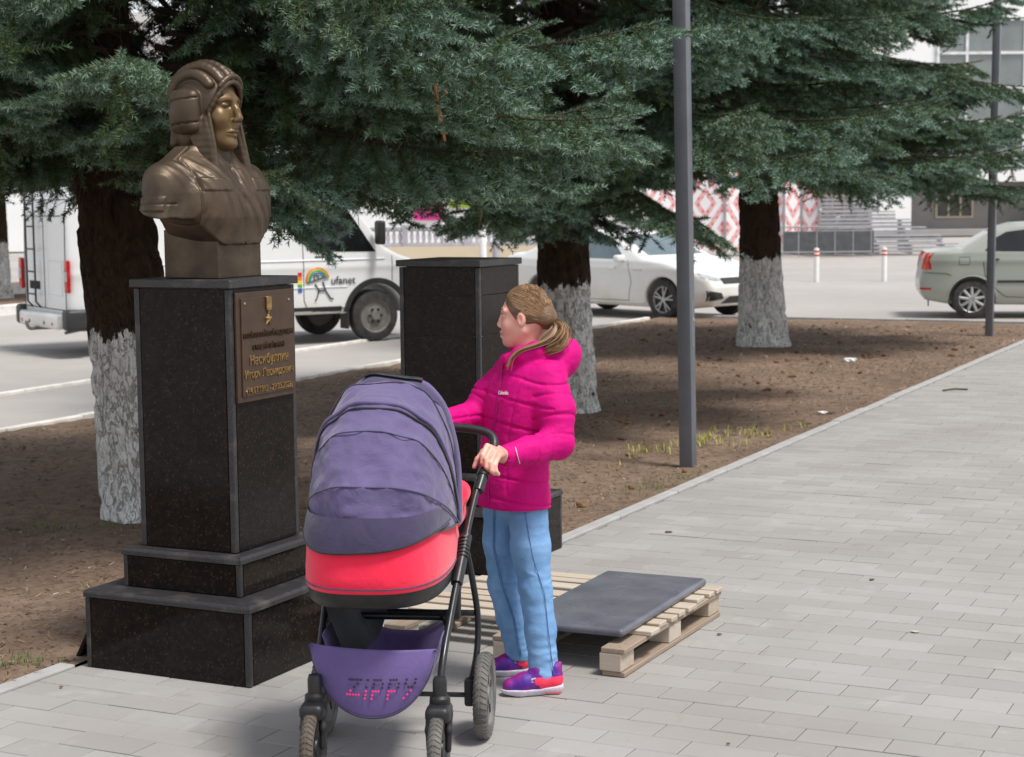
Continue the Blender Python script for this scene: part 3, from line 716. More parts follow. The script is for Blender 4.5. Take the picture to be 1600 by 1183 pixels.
def spruce(seed, loc, r0, label, zlow=2.0, Rmax=3.5, h=13., extra=(), gap=0, gz=2.6, clear=None, lean=0, n_low=92, n_up=55):
    root = empty('spruce_tree', loc); tag(root, label, 'tree', 'blue spruces with whitewashed trunks')
    rg = np.random.default_rng(seed); link('trunk', trunk_mesh(seed, r0, h), root, (0, 0, 0), (0, R(lean), 0))
    items = []
    for i in range(n_low):
        z = zlow+(5.6-zlow)*((i+rg.random())/n_low)**1.05; items.append((z, (i*137.5+rg.normal()*12) % 360, Rmax*(1-.055*(z-zlow))*(.82+.3*rg.random()), rg.integers(0, 6), rg.normal()*5-2))
    for i in range(n_up):
        z = 5.6+(h-6.2)*((i+rg.random())/n_up); items.append((z, (i*137.5+rg.random()*20) % 360, Rmax*max(.15, (1-(z-zlow)/(h-zlow)))*1.15, rg.integers(0, 6), rg.normal()*5+6))
    for n_i, (z, az, L, k, pit) in enumerate(list(extra)+items):
        low = z < zlow+.55 and n_i >= len(extra)
        da = abs((az-math.degrees(math.atan2(-loc[1], -loc[0]))+180) % 360-180)
        if da < gap and z < gz and n_i >= len(extra): continue
        if clear and n_i >= len(extra) and any(a_ < az % 360 < b_ and z < c_ for a_, b_, c_ in clear): continue
        if low: k = (0, 2, 4)[int(k) % 3]; pit = abs(pit)*.8+3
        rr = r0*(1-.9*z/h)*.6
        o = link('branch', BOUGHS[int(k)], root, (rr*math.cos(R(az)), rr*math.sin(R(az)), z), (R(rg.normal()*10), R(-pit), R(az)))
        sc = L/2.6; o.scale = (sc, (sc+1)/2*(.9+.3*rg.random()), (sc+1)/2)
    return root
TREES = [
 spruce(21, (-2.24, 10.85, 0), .262, 'spruce with whitewashed trunk right behind the bust pedestal', 2.1, 3.0, lean=-5, gap=45, gz=2.42, extra=((2.25, -51, 2.15, 3, 3), (2.4, -34, 2.6, 1, 0), (2.25, -62, 2.3, 1, 2), (2.3, -140, 2.2, 1, -3), (2.4, -165, 2.6, 3, 0), (2.35, -120, 2.4, 1, 2), (2.55, -80, 1.9, 1, 2), (2.5, -100, 2.0, 5, 2))),
 spruce(22, (.50, 16.15, 0), .255, 'spruce whose whitewashed trunk shows behind the person', 2.1, 3.4, lean=-1, gap=10, gz=2.3, clear=((150, 235, 2.5), (300, 360, 2.75), (0, 50, 2.75)), extra=((2.45, 200, 3.0, 1, 2), (2.45, -140, 3.0, 1, 0), (2.2, -72, 2.9, 1, -3), (2.2, -108, 2.7, 1, -3), (2.15, -90, 2.4, 4, -6), (2.35, -48, 3.0, 2, -1), (2.6, -25, 3.0, 0, 4))),
 spruce(23, (3.29, 23.1, 0), .29, 'spruce with whitewashed trunk in the bed between the two lamp posts', 2.3, 3.35, lean=-2, gap=36, gz=2.95, extra=((2.35, -48, 3.0, 0, -2), (2.4, -30, 3.4, 2, 2), (2.5, -10, 3.4, 1, -3), (2.4, -150, 3.0, 0, 0))),
 spruce(24, (-10.6, 36.6, 0), .25, 'distant spruce with whitewashed trunk on the island at far left', 2.2, 3.4, n_low=60, n_up=40),
]
M_splint = pm('splintered_wood', hexc(196, 140, 92), hexc(160, 106, 66), 30, .8)
bl = MB(); bl.tube([(1.852, -1.42, 2.53), (1.862, -1.42, 2.42), (1.885, -1.41, 2.31), (1.90, -1.41, 2.235)], [.011, .013, .012, .007], 7); bl.build('broken_limb', M_splint, TREES[0], 50)
MB().tube([(1.852, -1.42, 2.53), (1.89, -1.43, 2.515), (1.915, -1.44, 2.48)], [.008, .012, .006], 6).build('broken_limb', M_splint, TREES[0], 50)
# ================================================================== STROLLER
st_r = empty('baby_stroller', (-.40, 6.25, 0), R(-6.3))
tag(st_r, 'purple and coral baby stroller with domed hood facing the camera', 'stroller')
def fabric(name, c1, c2, bump=.25):
    s = NT(name); v = s.coord('Object'); n = s.noise(v, 9, 5, .6, .6); w1 = s.noise(v, 420, 2)
    s.set(Base__Color=s.mix(s.ramp(n, [(.35, (0, 0, 0)), (.7, (1, 1, 1))]), c1, c2), Roughness=.75, Sheen__Weight=.25)
    s.bump(s.math('ADD', s.math('MULTIPLY', n, 1.6), s.math('MULTIPLY', w1, .12)), bump, .012); s.b.inputs['Specular IOR Level'].default_value = .3; return s.m
M_purple = fabric('fabric_purple_grey', hexc(96, 84, 124), hexc(91, 80, 118), .55)
M_purple_d = fabric('fabric_purple_dark', hexc(64, 56, 86), hexc(56, 49, 76), .35)
M_purple_f = fabric('fabric_purple_flap', hexc(106, 88, 142), hexc(98, 81, 133), .25)
M_coral = fabric('fabric_coral', hexc(244, 38, 76), hexc(236, 32, 68), .25)
M_blackfab = fabric('fabric_black', (.012, .012, .014), (.02, .02, .022), .3)
M_blackpl = pm('black_plastic', (.012, .012, .013), (.02, .02, .021), 20, .38, .1, 120, r2=.5)
M_blackmet = pm('black_enamel_tube', (.012, .013, .015), (.018, .019, .021), 12, .25, 0, None, 0, r2=.38)
M_tyre = pm('dusty_rubber', (.10, .095, .088), (.19, .178, .16), 12, .85, .3, 60, lo=.4, hi=.7)
M_tyre2 = pm('brown_dusty_rubber', (.07, .055, .045), (.14, .112, .088), 14, .85, .3, 60)
M_rimgrey = pm('grey_wheel_plastic', (.13, .13, .128), (.19, .187, .18), 18, .6, .1, 50)
def tube_part(name, pts, r, mat=M_blackmet, n=10, sub=6, parent=st_r, flat=None):
    P = catmull(pts, sub) if len(pts) > 2 else pts
    return MB().tube(P, r, n, flat=flat).build(name, mat, parent, 45)
for q in (-1, 1):
    # main side tube from the fork up to the handle joint, with sleeves
    tube_part('side_tube', [(q*.205, -.50, .30), (q*.21, -.44, .40), (q*.216, -.35, .485), (q*.228, -.18, .63), (q*.252, .08, .85), (q*.276, .18, .935)], .0125)
    tube_part('tube_sleeve', [(q*.226, -.21, .605), (q*.240, -.05, .742)], .021)
    tube_part('tube_sleeve', [(q*.262, .115, .875), (q*.272, .165, .92)], .0205)
    tube_part('adjuster', [(q*.272, .165, .92), (q*.284, .205, .955)], [.024, .019])
    for k in range(6):
        tube_part('sleeve_rib', [(q*.2352+.0, -.125+.012*k-.003, .678+.0103*k), (q*.2352, -.125+.012*k+.003, .683+.0103*k)], .0225, M_blackpl, 10)
    tube_part('rear_leg', [(q*.236, -.04, .70), (q*.25, .03, .56), (q*.262, .065, .42), (q*.258, .05, .29), (q*.236, .0, .17)], .0115)
    MB().box((q*.238, 0, .165), (.036, .05, .10), .01, seg=2).build('axle_bracket', M_blackpl, st_r, 40)
    MB().tube([(q*.155, -.10, .46), (q*.215, -.14, .475), (q*.226, -.20, .60)], [.014, .016, .014], 10).build('side_bracket', M_blackpl, st_r, 45)
    MB().lathe([(.0001, -.018), (.028, -.018), (.03, -.01), (.03, .01), (.026, .018), (.0001, .018)], 18, 'x', (q*.185, -.115, .462)).build('joint_hub', M_blackpl, st_r, 40)
    # front fork
    fk_ = MB(); fk_.lathe([(.020, .36), (.024, .345), (.024, .30), (.034, .292), (.036, .272), (.030, .262)], 18, 'z', (q*.21, -.52, 0))
    fk_.build('fork_head', M_blackpl, st_r, 40)
    ff = SDF((q*.21-.06, -.66, .09), (q*.21+.06, -.46, .29), .004)
    ff.rbox((q*.21, -.545, .248), (.082, .11, .055), .02, 0)
    for e in (-1, 1): ff.chain([(q*.21+e*.031, -.54, .245), (q*.21+e*.033, -.555, .19), (q*.21+e*.031, -.56, .128)], [.014, .012, .011], .012)
    ff.build('fork', M_blackpl, st_r, 1)
def wheel(name, c, r, w, mt, spokes):
    root = empty(name, c); root.parent = st_r
    rt = w*.5; prof = []
    for k in range(15):
        a = math.pi*(k/14)-math.pi/2; prof.append((r-rt*.78+rt*.78*math.cos(a)*1.0, rt*math.sin(a)))
    prof = [(r*.70, -rt*.8)]+prof+[(r*.70, rt*.8)]
    MB().lathe(prof, 56, 'x', closed=True).build('tyre', mt, root, 60)
    tr = MB()
    nt_ = 44
    for k in range(nt_):
        a = 2*math.pi*k/nt_
        for sgn in (-1, 1):
            p = [(sgn*rt*.12, r+.0005, a), (sgn*rt*.55, r-.003, a+.05), (sgn*rt*.92, r-rt*.42, a+.085)]
            tr.tube([(x, rr*math.cos(b), rr*math.sin(b)) for x, rr, b in p], .0035, 4)
    tr.build('tread', mt, root)
    MB().lathe([(.0001, -rt*.55), (.03, -rt*.75), (.032, -rt*.5), (r*.66, -rt*.42), (r*.72, -rt*.85), (r*.76, -rt*.7), (r*.76, rt*.7), (r*.72, rt*.85), (r*.66, rt*.42), (.032, rt*.5), (.03, rt*.75), (.0001, rt*.55)], 40, 'x').build('rim', M_rimgrey if spokes else M_blackpl, root, 35)
    if spokes:
        for k in range(5):
            a = 2*math.pi*k/5+.3; sl_ = MB()
            for sg in (-1, 1): sl_.box((sg*rt*.5, r*.42*math.cos(a), r*.42*math.sin(a)), (.006, .022, .05), .004, rot=Matrix.Rotation(a+math.pi/2, 3, 'X'))
            sl_.build('rim_slot', M_blackpl, root)
    return root
wheel('rear_wheel', (.292, 0, .153), .153, .052, M_tyre, True); wheel('rear_wheel', (-.292, 0, .153), .153, .052, M_tyre, True)
wheel('front_wheel', (.21, -.56, .126), .126, .046, M_tyre, False); wheel('front_wheel', (-.21, -.56, .126), .126, .046, M_tyre2, False)
tube_part('rear_axle', [(-.265, 0, .153), (.265, 0, .153)], .009)
tube_part('crossbar', [(-.2, -.10, .462), (.2, -.10, .462)], .0135)
tube_part('crossbar', [(-.25, .055, .44), (.25, .055, .44)], .0115)
tube_part('handlebar', [(-.284, .205, .955), (-.306, .25, 1.02), (-.285, .285, 1.06), (-.19, .305, 1.08), (0, .31, 1.084), (.19, .305, 1.08), (.285, .285, 1.06), (.306, .25, 1.02), (.284, .205, .955)], [.0165]*49, M_blackpl, 12)
# bassinet ------------------------------------------------------------------
YC, HL, HW = -.20, .435, .238
def plan(a, k=1., ex=2.9):
    c, s_ = math.cos(a), math.sin(a)
    return (-.025+HW*k*math.copysign(abs(c)**(2/ex), c), YC+(HL*k if True else 0)*math.copysign(abs(s_)**(2/ex), s_))
def shell(name, lv, mat, cap=False, n=72, wob=0):
    m = MB(); V = []; nl = len(lv)
    for (z, k) in lv:
        for j in range(n):
            a = 2*math.pi*j/n; x, y = plan(a, k); t = (y-YC)/HL
            V.append((x, y, z(t, a) if callable(z) else z))
    F = [(i*n+j, i*n+(j+1) % n, (i+1)*n+(j+1) % n, (i+1)*n+j) for i in range(nl-1) for j in range(n)]
    if cap: F += [tuple(range(n))[::-1]]
    m.add(V, F); return m.build(name, mat, st_r, 50)
edge_b = lambda t, a: .662+.05*max(0, t)**1.2
shell('bassinet_tub', [(.602, .88), (.603, .93), (.612, .965), (lambda t, a: (.612+edge_b(t, a))/2, .985), (edge_b, .995)], M_blackpl, True)
shell('bassinet_cover', [(lambda t, a: edge_b(t, a)-.004, .999), (lambda t, a: edge_b(t, a)+.004, 1.012), (lambda t, a: edge_b(t, a)+.05, 1.012), (.76, 1.0), (.815, .992), (.826, .975), (.82, .95)], M_coral)
cvp = [plan(2*math.pi*j/72, 1.014) for j in range(72)]
MB().tube([(x, y, edge_b((y-YC)/HL, 0)+.012) for x, y in cvp], .003, 5, closed=True).build('cover_piping', M_purple_d, st_r, 60)
ap = MB()   # quilted apron over the foot end, raised in a collar
def apf(u, v):
    y = -.10+v*(.335); x, _ = 0, 0; hw = HW*.97*(max(0, 1-(max(0, (y-YC))/HL)**2.9))**(1/2.9)
    a = (u-.5)*2; return (-.025+hw*a, y, .822+.052*(1-abs(a)**3)*(1-v**3)+.045*math.exp(-((v-.04)/.12)**2)*(1-abs(a)**8))
ap.grid(25, 22, apf); ap.build('apron', M_coral, st_r, 60)
af = SDF((.06, -.18, .73), (.27, .26, .98), .005)    # folded coral flap standing by the hood
af.chain([(.165, -.08, .82), (.198, .02, .878), (.192, .12, .872), (.16, .2, .82)], [.034, .040, .038, .026], .02); af.cone((.165, -.02, .80), .055, (.165, .1, .80), .055, .03)
af.build('apron_flap', M_coral, st_r, 2)
# hood -------------------------------------------------------------------------
Y0, Z0, XC = -.125, .802, -.022
RIBS = [0, .20, .44, .60, .82, 1.0]
def hood_pt(u, v, off=0.0):
    """u 0..1 left to right pivot, v 0..1 front hem to opening bow"""
    ang = R(4+98*v); a = math.pi*(1-u); c, s_ = math.cos(a), math.sin(a)
    Rr = .488+.015*v
    for r0, r1 in zip(RIBS[:-1], RIBS[1:]):
        if r0 <= v <= r1: Rr -= .016*math.sin(math.pi*(v-r0)/(r1-r0))*(.4+.6*s_)
    hw = .241+.004*math.sin(3*v); ex = 2.75
    x = hw*math.copysign(abs(c)**(2/ex), c); r = Rr*abs(s_)**(2/ex)
    w = .006*math.sin(23*u+9*v+3*math.sin(7*v))*math.sin(math.pi*u)+.004*math.sin(41*u-17*v)*math.sin(math.pi*u)
    r += off+w*(1 if off == 0 else 1)
    k = 1+off/.24
    return (XC+x*k, Y0-r*math.cos(ang), Z0+r*math.sin(ang))
hd = MB(); hd.grid(113, 91, lambda u, v: hood_pt(u, v))
hv = np.array([tuple(p) for p in hd.v]); wr = -.016*np.abs(vnoise(hv*np.array((1, 1.3, 1.3)), 10, 3))+.004*vnoise(hv, 30, 2)+.005
hc = np.array((XC, Y0, Z0)); hdv = hv-hc; hv = hv+hdv/np.linalg.norm(hdv, axis=1)[:, None]*(wr*np.clip((np.linalg.norm(hdv, axis=1)-.25)/.1, 0, 1))[:, None]; hd.v = [tuple(p) for p in hv]; ho = hd.build('hood', M_purple, st_r, 70)
md_ = ho.modifiers.new('thick', 'SOLIDIFY'); md_.thickness = .006; md_.offset = -1
for v_, r_, m_, nm in ((1.0, .017, M_purple, 'hood_bow'), (.60, .0075, M_purple, 'hood_rib'), (.575, .0045, M_blackfab, 'hood_zip'), (.82, .0028, M_purple_d, 'hood_seam'), (.44, .0024, M_purple_d, 'hood_seam'), (.20, .0028, M_purple_d, 'hood_seam'), (.012, .004, M_blackfab, 'hood_seam')):
    MB().tube([hood_pt(.5-.5*math.cos(math.pi*i/60), v_, .004 if v_ < 1 else .0) for i in range(61)], r_, 8).build(nm, m_, ho, 60)
# thick padded bow with a grip slot
MB().grid(61, 5, lambda u, v: hood_pt(u, .93+.085*v, .010-.03*(v-.5)**2)).build('hood_bow_band', M_purple_d, ho, 60)
MB().tube([hood_pt(u, .985, .020) for u in np.linspace(.42, .60, 9)], .008, 8, flat=((0, 0, 1), 1.6)).build('carry_grip', M_blackpl, ho, 60)
# dark apron band hanging from the hood's hem over the tub
def band(u, v):
    a = math.pi*(1-u)*.94+.03*math.pi; x, y = plan(-a, .965+.06*v+.012*math.sin(math.pi*v))
    dep = .045+.05*math.sin(math.pi*u)**1.2+.012*math.sin(2*math.pi*u)
    return (x, y, .905-v*(dep+.015))
bn = MB(); bn.grid(61, 9, band); bo = bn.build('hood_skirt', M_purple_d, st_r, 60)
MB().tube([band(i/60, 1) for i in range(61)], .004, 6).build('skirt_piping', M_blackfab, bo, 60)
# shopping basket and its front flap --------------------------------------------
bk = MB()
def bkf(u, v):
    a = (u-.5)*2; y = -.42+.50*v; dp = .24*(1-abs(a)**2.6)*(1-.35*abs(2*v-1)**3); z = .47+.06*v-dp*(1.25-.2*v)
    return (.205*math.copysign(abs(a)**.8, a), y, z)
bk.grid(31, 25, bkf); bko = bk.build('basket', M_purple_f, st_r, 60); md_ = bko.modifiers.new('thick', 'SOLIDIFY'); md_.thickness = .004
MB().grid(12, 12, lambda u, v: (-.195+.10*u+.03*v, -.40+.44*v, .56-.10*u-.16*u*(1-v)+.03*math.sin(6*v))).build('basket_lining', M_blackfab, st_r, 60)
def flapf(u, v):
    a = (u-.5)*2; top = .448-.006*a; h_ = .228*(1-abs(a)**2.3)**.62; z = top-v*h_
    y = -.47-.05*(1-a*a)-.02*math.sin(math.pi*v*.8)
    return (-.02+.212*a, y, z)
fl = MB(); fl.grid(45, 21, flapf); flo = fl.build('basket_flap', M_purple_f, st_r, 60); md_ = flo.modifiers.new('thick', 'SOLIDIFY'); md_.thickness = .006; md_.offset = 1
MB().tube([flapf(u, 1) for u in np.linspace(0, 1, 40)], .0035, 6).build('flap_piping', M_purple_d, flo, 60)
DOT = {'z': ['11111', '00010', '00100', '01000', '11111'], 'i': ['1', '0', '1', '1', '1', '1'], 'p': ['1110', '1001', '1001', '1110', '1000', '1000'], 'y': ['1001', '1001', '0110', '0010', '0100', '1000']}
M_dot_d = pm('print_dark', (.02, .018, .03), (.03, .025, .04), 20, .6); M_dot_p = pm('print_pink', hexc(244, 70, 140), hexc(236, 62, 130), 20, .6)
dk, pk = MB(), MB(); cx = -.088
for ch in 'zippy':
    rows = DOT[ch]
    for j, row in enumerate(rows):
        for i, b in enumerate(row):
            if b == '1':
                x = cx+i*.0098-j*.0022; z = .352-j*.0125
                u = (x+.02)/.212/2+.5; a = (u-.5)*2; h_ = .228*(1-abs(a)**2.3)**.62; v = (.448-.006*a-z)/h_; p = Vector(flapf(u, v))+Vector((0, -.0075, 0))
                (dk if j < 3 else pk).lathe([(.0001, -.001), (.0042, -.0008), (.0042, .001), (.0001, .0012)], 8, 'y', p)
    cx += len(rows[0])*.0098+.013
tag(dk.build('lettering', M_dot_d, flo), kind='stuff'); tag(pk.build('lettering', M_dot_p, flo), kind='stuff')
# ================================================================== PERSON
per = empty('person', (0.03, 6.92, 0)); tag(per, 'person in a magenta puffer jacket and light blue jeans holding the stroller handle', 'person')
P0 = np.array((0.03, 6.92, 0))
s = NT('skin'); v = s.coord('Object'); n = s.noise(v, 14, 4); c = s.mix(s.ramp(n, [(.35, (0, 0, 0)), (.7, (1, 1, 1))]), hexc(226, 178, 156), hexc(214, 142, 130))
s.set(Base__Color=c, Roughness=.5, Subsurface__Weight=.06); s.b.inputs['Subsurface Radius'].default_value = (.012, .005, .003); M_skin = s.m
s = NT('jacket_magenta'); v = s.coord('Object'); n = s.noise(v, 16, 5, .6, .8); n2 = s.noise(v, 55, 3)
s.set(Base__Color=s.mix(n, hexc(208, 2, 122), hexc(192, 2, 112)), Roughness=.72); s.b.inputs['Specular IOR Level'].default_value = .2; n4 = s.noise(s.coord('Object', (1, 1, .28)), 42, 3, .6, .4); s.bump(s.math('ADD', s.math('MULTIPLY', n, .8), s.math('MULTIPLY', n4, .55)), .4, .012); M_jacket = s.m
s = NT('denim_light'); v = s.coord('Object'); n = s.noise(v, 6, 5, .6, .5); w = s.noise(s.coord('Object', (1, 1, .15)), 380, 2)
c = s.mix(s.ramp(n, [(.35, (0, 0, 0)), (.68, (1, 1, 1))]), hexc(88, 134, 184), hexc(122, 164, 208)); c = s.mix(s.math('MULTIPLY', w, .35), c, hexc(140, 176, 212))
s.set(Base__Color=c, Roughness=.85); s.bump(s.math('ADD', s.math('MULTIPLY', n, 1.5), s.math('MULTIPLY', w, .2)), .35, .012); M_denim = s.m
M_seam = pm('denim_seam', hexc(66, 100, 146), hexc(84, 118, 164), 90, .9)
s = NT('hair_light_brown'); v = s.coord('Object'); isl = s.n('NewGeometry').outputs['Random Per Island']
c = s.ramp(isl, [(0, hexc(84, 60, 42)), (.5, hexc(132, 100, 70)), (1, hexc(184, 148, 108))]); s.set(Base__Color=c, Roughness=.55); M_hair = s.m
M_hairbase = pm('hair_base', hexc(122, 92, 66), hexc(96, 70, 48), 60, .45, .4, 220, stretch=(.3, 1, 1))
hf = np.array((-.972, .235, 0)); hl = np.array((-.235, -.972, 0)); hu = np.array((0, 0, 1.)); HC = np.array((.052, 6.925, 1.472))
HR = np.stack([hf, hl, hu], 1)
def hp(f, l, u): return HC+hf*f+hl*l+hu*u
B = SDF((-.32, 6.36, .0), (.30, 7.20, 1.62), .004)
# head
B.ell(hp(-.006, 0, .012), (.093, .071, .098), 0, HR); B.ell(hp(.030, 0, -.055), (.062, .053, .074), .03, HR)
B.ell(hp(.066, 0, -.104), (.022, .021, .020), .022, HR)
for q in (-1, 1):
    B.cone(hp(-.005, q*.05, -.055), .018, hp(.045, q*.022, -.098), .016, .025)
    B.ell(hp(.052, q*.036, -.040), (.028, .022, .026), .02, HR)
    B.cone(hp(.083, q*.012, .022), .008, hp(.068, q*.05, .020), .008, .014)
    B.ell(hp(.087, q*.031, .000), (.012, .017, .010), .008, HR, 's'); B.ell(hp(.072, q*.031, .001), (.0145, .016, .0105), .003, HR)
    B.ell(hp(.094, q*.009, -.043), (.009, .007, .007), .005, HR)
    # ears
    B.ell(hp(-.004, q*.074, -.012), (.017, .008, .029), .006, HR); B.ell(hp(.001, q*.082, -.010), (.008, .006, .015), .004, HR, 's')
B.chain([hp(.084, 0, .016), hp(.093, 0, -.014), hp(.103, 0, -.036)], [.008, .0085, .0095], .010)
B.chain([hp(.078, -.020, -.073), hp(.093, 0, -.068), hp(.078, .020, -.073)], [.004, .0075, .004], .006)
B.chain([hp(.076, -.018, -.080), hp(.090, 0, -.082), hp(.076, .018, -.080)], [.004, .008, .004], .006)
B.chain([hp(.078, -.023, -.0765), hp(.102, 0, -.0755), hp(.078, .023, -.0765)], [.002]*3, .003, 's')
# neck and trunk
NB = np.array((.075, 6.925, 1.29))
B.cone(hp(-.02, 0, -.05), .047, NB, .050, .02)
TU = np.array((.585, -.811, 0)); TF = np.array((-.811, -.585, 0))
B.cone((.05, 6.93, 1.22), .08, (.005, 6.92, .88), .07, .05); B.cone((.005, 6.92, .88), .07, (.0, 6.925, .76), .06, .05)
SHN, ELN, WRN = np.array((.158, 6.815, 1.235)), np.array((.172, 6.735, .995)), np.array((-.034, 6.545, .972))
SHF, ELF, WRF = np.array((-.025, 7.045, 1.235)), np.array((-.15, 7.00, 1.07)), np.array((-.36, 6.66, 1.075))
B.chain([SHN, ELN, WRN], [.045, .036, .026], .03); B.chain([SHF, ELF, np.array((-.28, 6.79, 1.072))], [.045, .036, .026], .03)
HPN, KNN, ANN = np.array((.055, 6.87, .74)), np.array((.082, 6.825, .40)), np.array((.112, 6.79, .09))
HPF, KNF, ANF = np.array((-.045, 6.975, .74)), np.array((-.042, 7.02, .39)), np.array((.020, 7.065, .09))
B.chain([HPN, KNN, ANN, ANN+(-.02, 0, -.045)], [.055, .042, .032, .03], .03); B.chain([HPF, KNF, ANF, ANF+(-.02, 0, -.045)], [.055, .042, .032, .03], .03)
# near hand closed on the handle: palm behind the bar, four fingers over it, thumb down along it
KN = [np.array(p) for p in ((-.098, 6.462, 1.012), (-.083, 6.450, 1.003), (-.068, 6.446, .990), (-.056, 6.450, .976))]
KN = [k+np.array((.004, -.03, .014)) for k in KN]; PC = np.array((-.058, 6.470, 1.004))
B.cone(WRN, .0245, PC, .021, .015)
for i, k in enumerate(KN): B.cone(PC+(WRN-PC)*.25+np.array((-.012+.010*i, 0, .008-.005*i)), .014, k, .0105, .012)
FT = [[(-.116, 6.432, .985), (-.116, 6.424, .958), (-.104, 6.432, .940)], [(-.103, 6.418, .972), (-.101, 6.412, .944), (-.089, 6.424, .927)],
      [(-.086, 6.414, .959), (-.083, 6.410, .931), (-.072, 6.424, .917)], [(-.070, 6.421, .949), (-.066, 6.418, .927), (-.057, 6.430, .914)]]
for k, ch in zip(KN, FT): B.chain([k]+[np.array(c_)+np.array((.004, -.032, .012)) for c_ in ch], [.0105, .0092, .0086, .0076], .003)
B.chain([PC+np.array((-.020, -.012, .004)), np.array((-.108, 6.438, 1.004)), np.array((-.130, 6.424, .978)), np.array((-.142, 6.416, .952))], [.014, .0115, .0098, .0082], .006)
# far hand on the bar behind the hood
B.cone(np.array((-.28, 6.79, 1.072)), .024, np.array((-.335, 6.63, 1.085)), .02, .01) if False else None
body = B.build('body', M_skin, per, 1, fn=lambda V: V-P0)
# face details
M_eye = pm('eye_white', (.75, .72, .7), (.7, .66, .64), 40, .25); M_iris = pm('iris_dark', (.05, .045, .04), (.09, .08, .07), 90, .2); M_brow = pm('brow_hair', hexc(98, 72, 52), hexc(80, 58, 42), 200, .7); M_lip = pm('lip', hexc(206, 120, 116), hexc(190, 104, 104), 60, .4)
for q in (-1, 1):
    e_ = MB(); e_.lathe([(.0001, -.0125), (.006, -.011), (.011, -.006), (.0125, 0), (.011, .006), (.006, .011), (.0001, .0125)], 16, 'z')
    eo = link('eye', e_.mesh('eye', M_eye, 60), per, hp(.0715, q*.031, .001)-P0)
    link('iris', MB().lathe([(.0001, -.0132), (.0035, -.0128), (.0058, -.0112)], 14, 'x').mesh('iris', M_iris), eo, (0, 0, 0), (0, 0, math.atan2(hf[1], hf[0])+math.pi))
    link('eyebrow', MB().tube([hp(.0905, q*.014, .025)-P0, hp(.0868, q*.030, .030)-P0, hp(.074, q*.048, .025)-P0], [.0025, .003, .0014], 6).mesh('eyebrow', M_brow), per)
    link('eyelash', MB().tube([hp(.0865, q*.018, .0070)-P0, hp(.0858, q*.031, .0095)-P0, hp(.076, q*.046, .006)-P0], [.0013, .0018, .0013], 5).mesh('eyelash', M_brow), per)
link('lips', MB().tube([hp(.0805, -.020, -.0745)-P0, hp(.0940, -.006, -.0695)-P0, hp(.0940, .006, -.0695)-P0, hp(.0805, .020, -.0745)-P0], [.0025, .0058, .0058, .0025], 8).tube([hp(.0790, -.018, -.079)-P0, hp(.093, 0, -.0825)-P0, hp(.0790, .018, -.079)-P0], [.0025, .0066, .0025], 8).mesh('lips', M_lip, 60), per)
# ------------------------------------------------------------------ jacket
J = SDF((-.42, 6.5, .68), (.36, 7.22, 1.44), .005)
ZS = np.array([.70, .735, .80, .88, .98, 1.08, 1.16, 1.22, 1.27, 1.31, 1.345]); AU = np.array([.160, .166, .160, .153, .153, .160, .166, .160, .128, .085, .068]); BF = np.array([.128, .132, .128, .124, .126, .132, .130, .118, .098, .078, .066])
CXs = np.array([.002, .002, .002, .003, .016, .032, .044, .054, .062, .070, .076]); CYs = np.array([6.915]*11)
def torso(X, Y, Z):
    A = np.interp(Z, ZS, AU); Bb = np.interp(Z, ZS, BF); x = X-np.interp(Z, ZS, CXs); y = Y-np.interp(Z, ZS, CYs)
    a = x*TU[0]+y*TU[1]; b = x*TF[0]+y*TF[1]
    d = (np.sqrt((np.abs(a)/A)**2.3+(np.abs(b)/Bb)**2.3)-1)*np.minimum(A, Bb)
    return np.maximum(d*.9, np.maximum(.715-Z, Z-1.345)).astype(np.float32)
J.op(torso, (-.3, 6.6, .7), (.3, 7.2, 1.36))
J.chain([SHN+(-.02, .02, .0), (SHN+ELN)/2+(.004, 0, 0), ELN], [.078, .068, .064], .035)
J.chain([ELN, (ELN+WRN)/2+(0, 0, -.004), WRN+(.012, .012, 0)], [.064, .056, .043], .022)
J.chain([SHF+(.02, -.02, 0), (SHF+ELF)/2, ELF], [.075, .066, .060], .035); J.chain([ELF, (-.28, 6.79, 1.072)], [.060, .042], .02)
# collar and hood lying on the back
J.chain([(-.012, 6.862, 1.300), (.035, 6.838, 1.325), (.095, 6.845, 1.340), (.15, 6.885, 1.345), (.165, 6.93, 1.345), (.14, 6.985, 1.34), (.08, 7.005, 1.33), (.02, 6.985, 1.315), (-.022, 6.93, 1.295), (-.012, 6.862, 1.300)], [.024, .032, .036, .036, .036, .036, .034, .03, .024, .024], .02)
J.ell((.185, 6.945, 1.295), (.082, .105, .080), .03); J.ell((.225, 6.955, 1.325), (.05, .085, .055), .03)
J.ell((.13, 6.93, 1.365), (.055, .058, .05), .012, None, 's')
# hollow neck opening and cuff
J.cone((.07, 6.925, 1.30), .05, (.06, 6.925, 1.42), .062, .008, 's'); J.cone(WRN+(WRN-ELN)*.02, .028, WRN+(WRN-ELN)*.35, .032, .004, 's')
J.op(lambda X, Y, Z: Z-.722, (-.3, 6.6, .6), (.3, 7.2, .73), .0, 's')
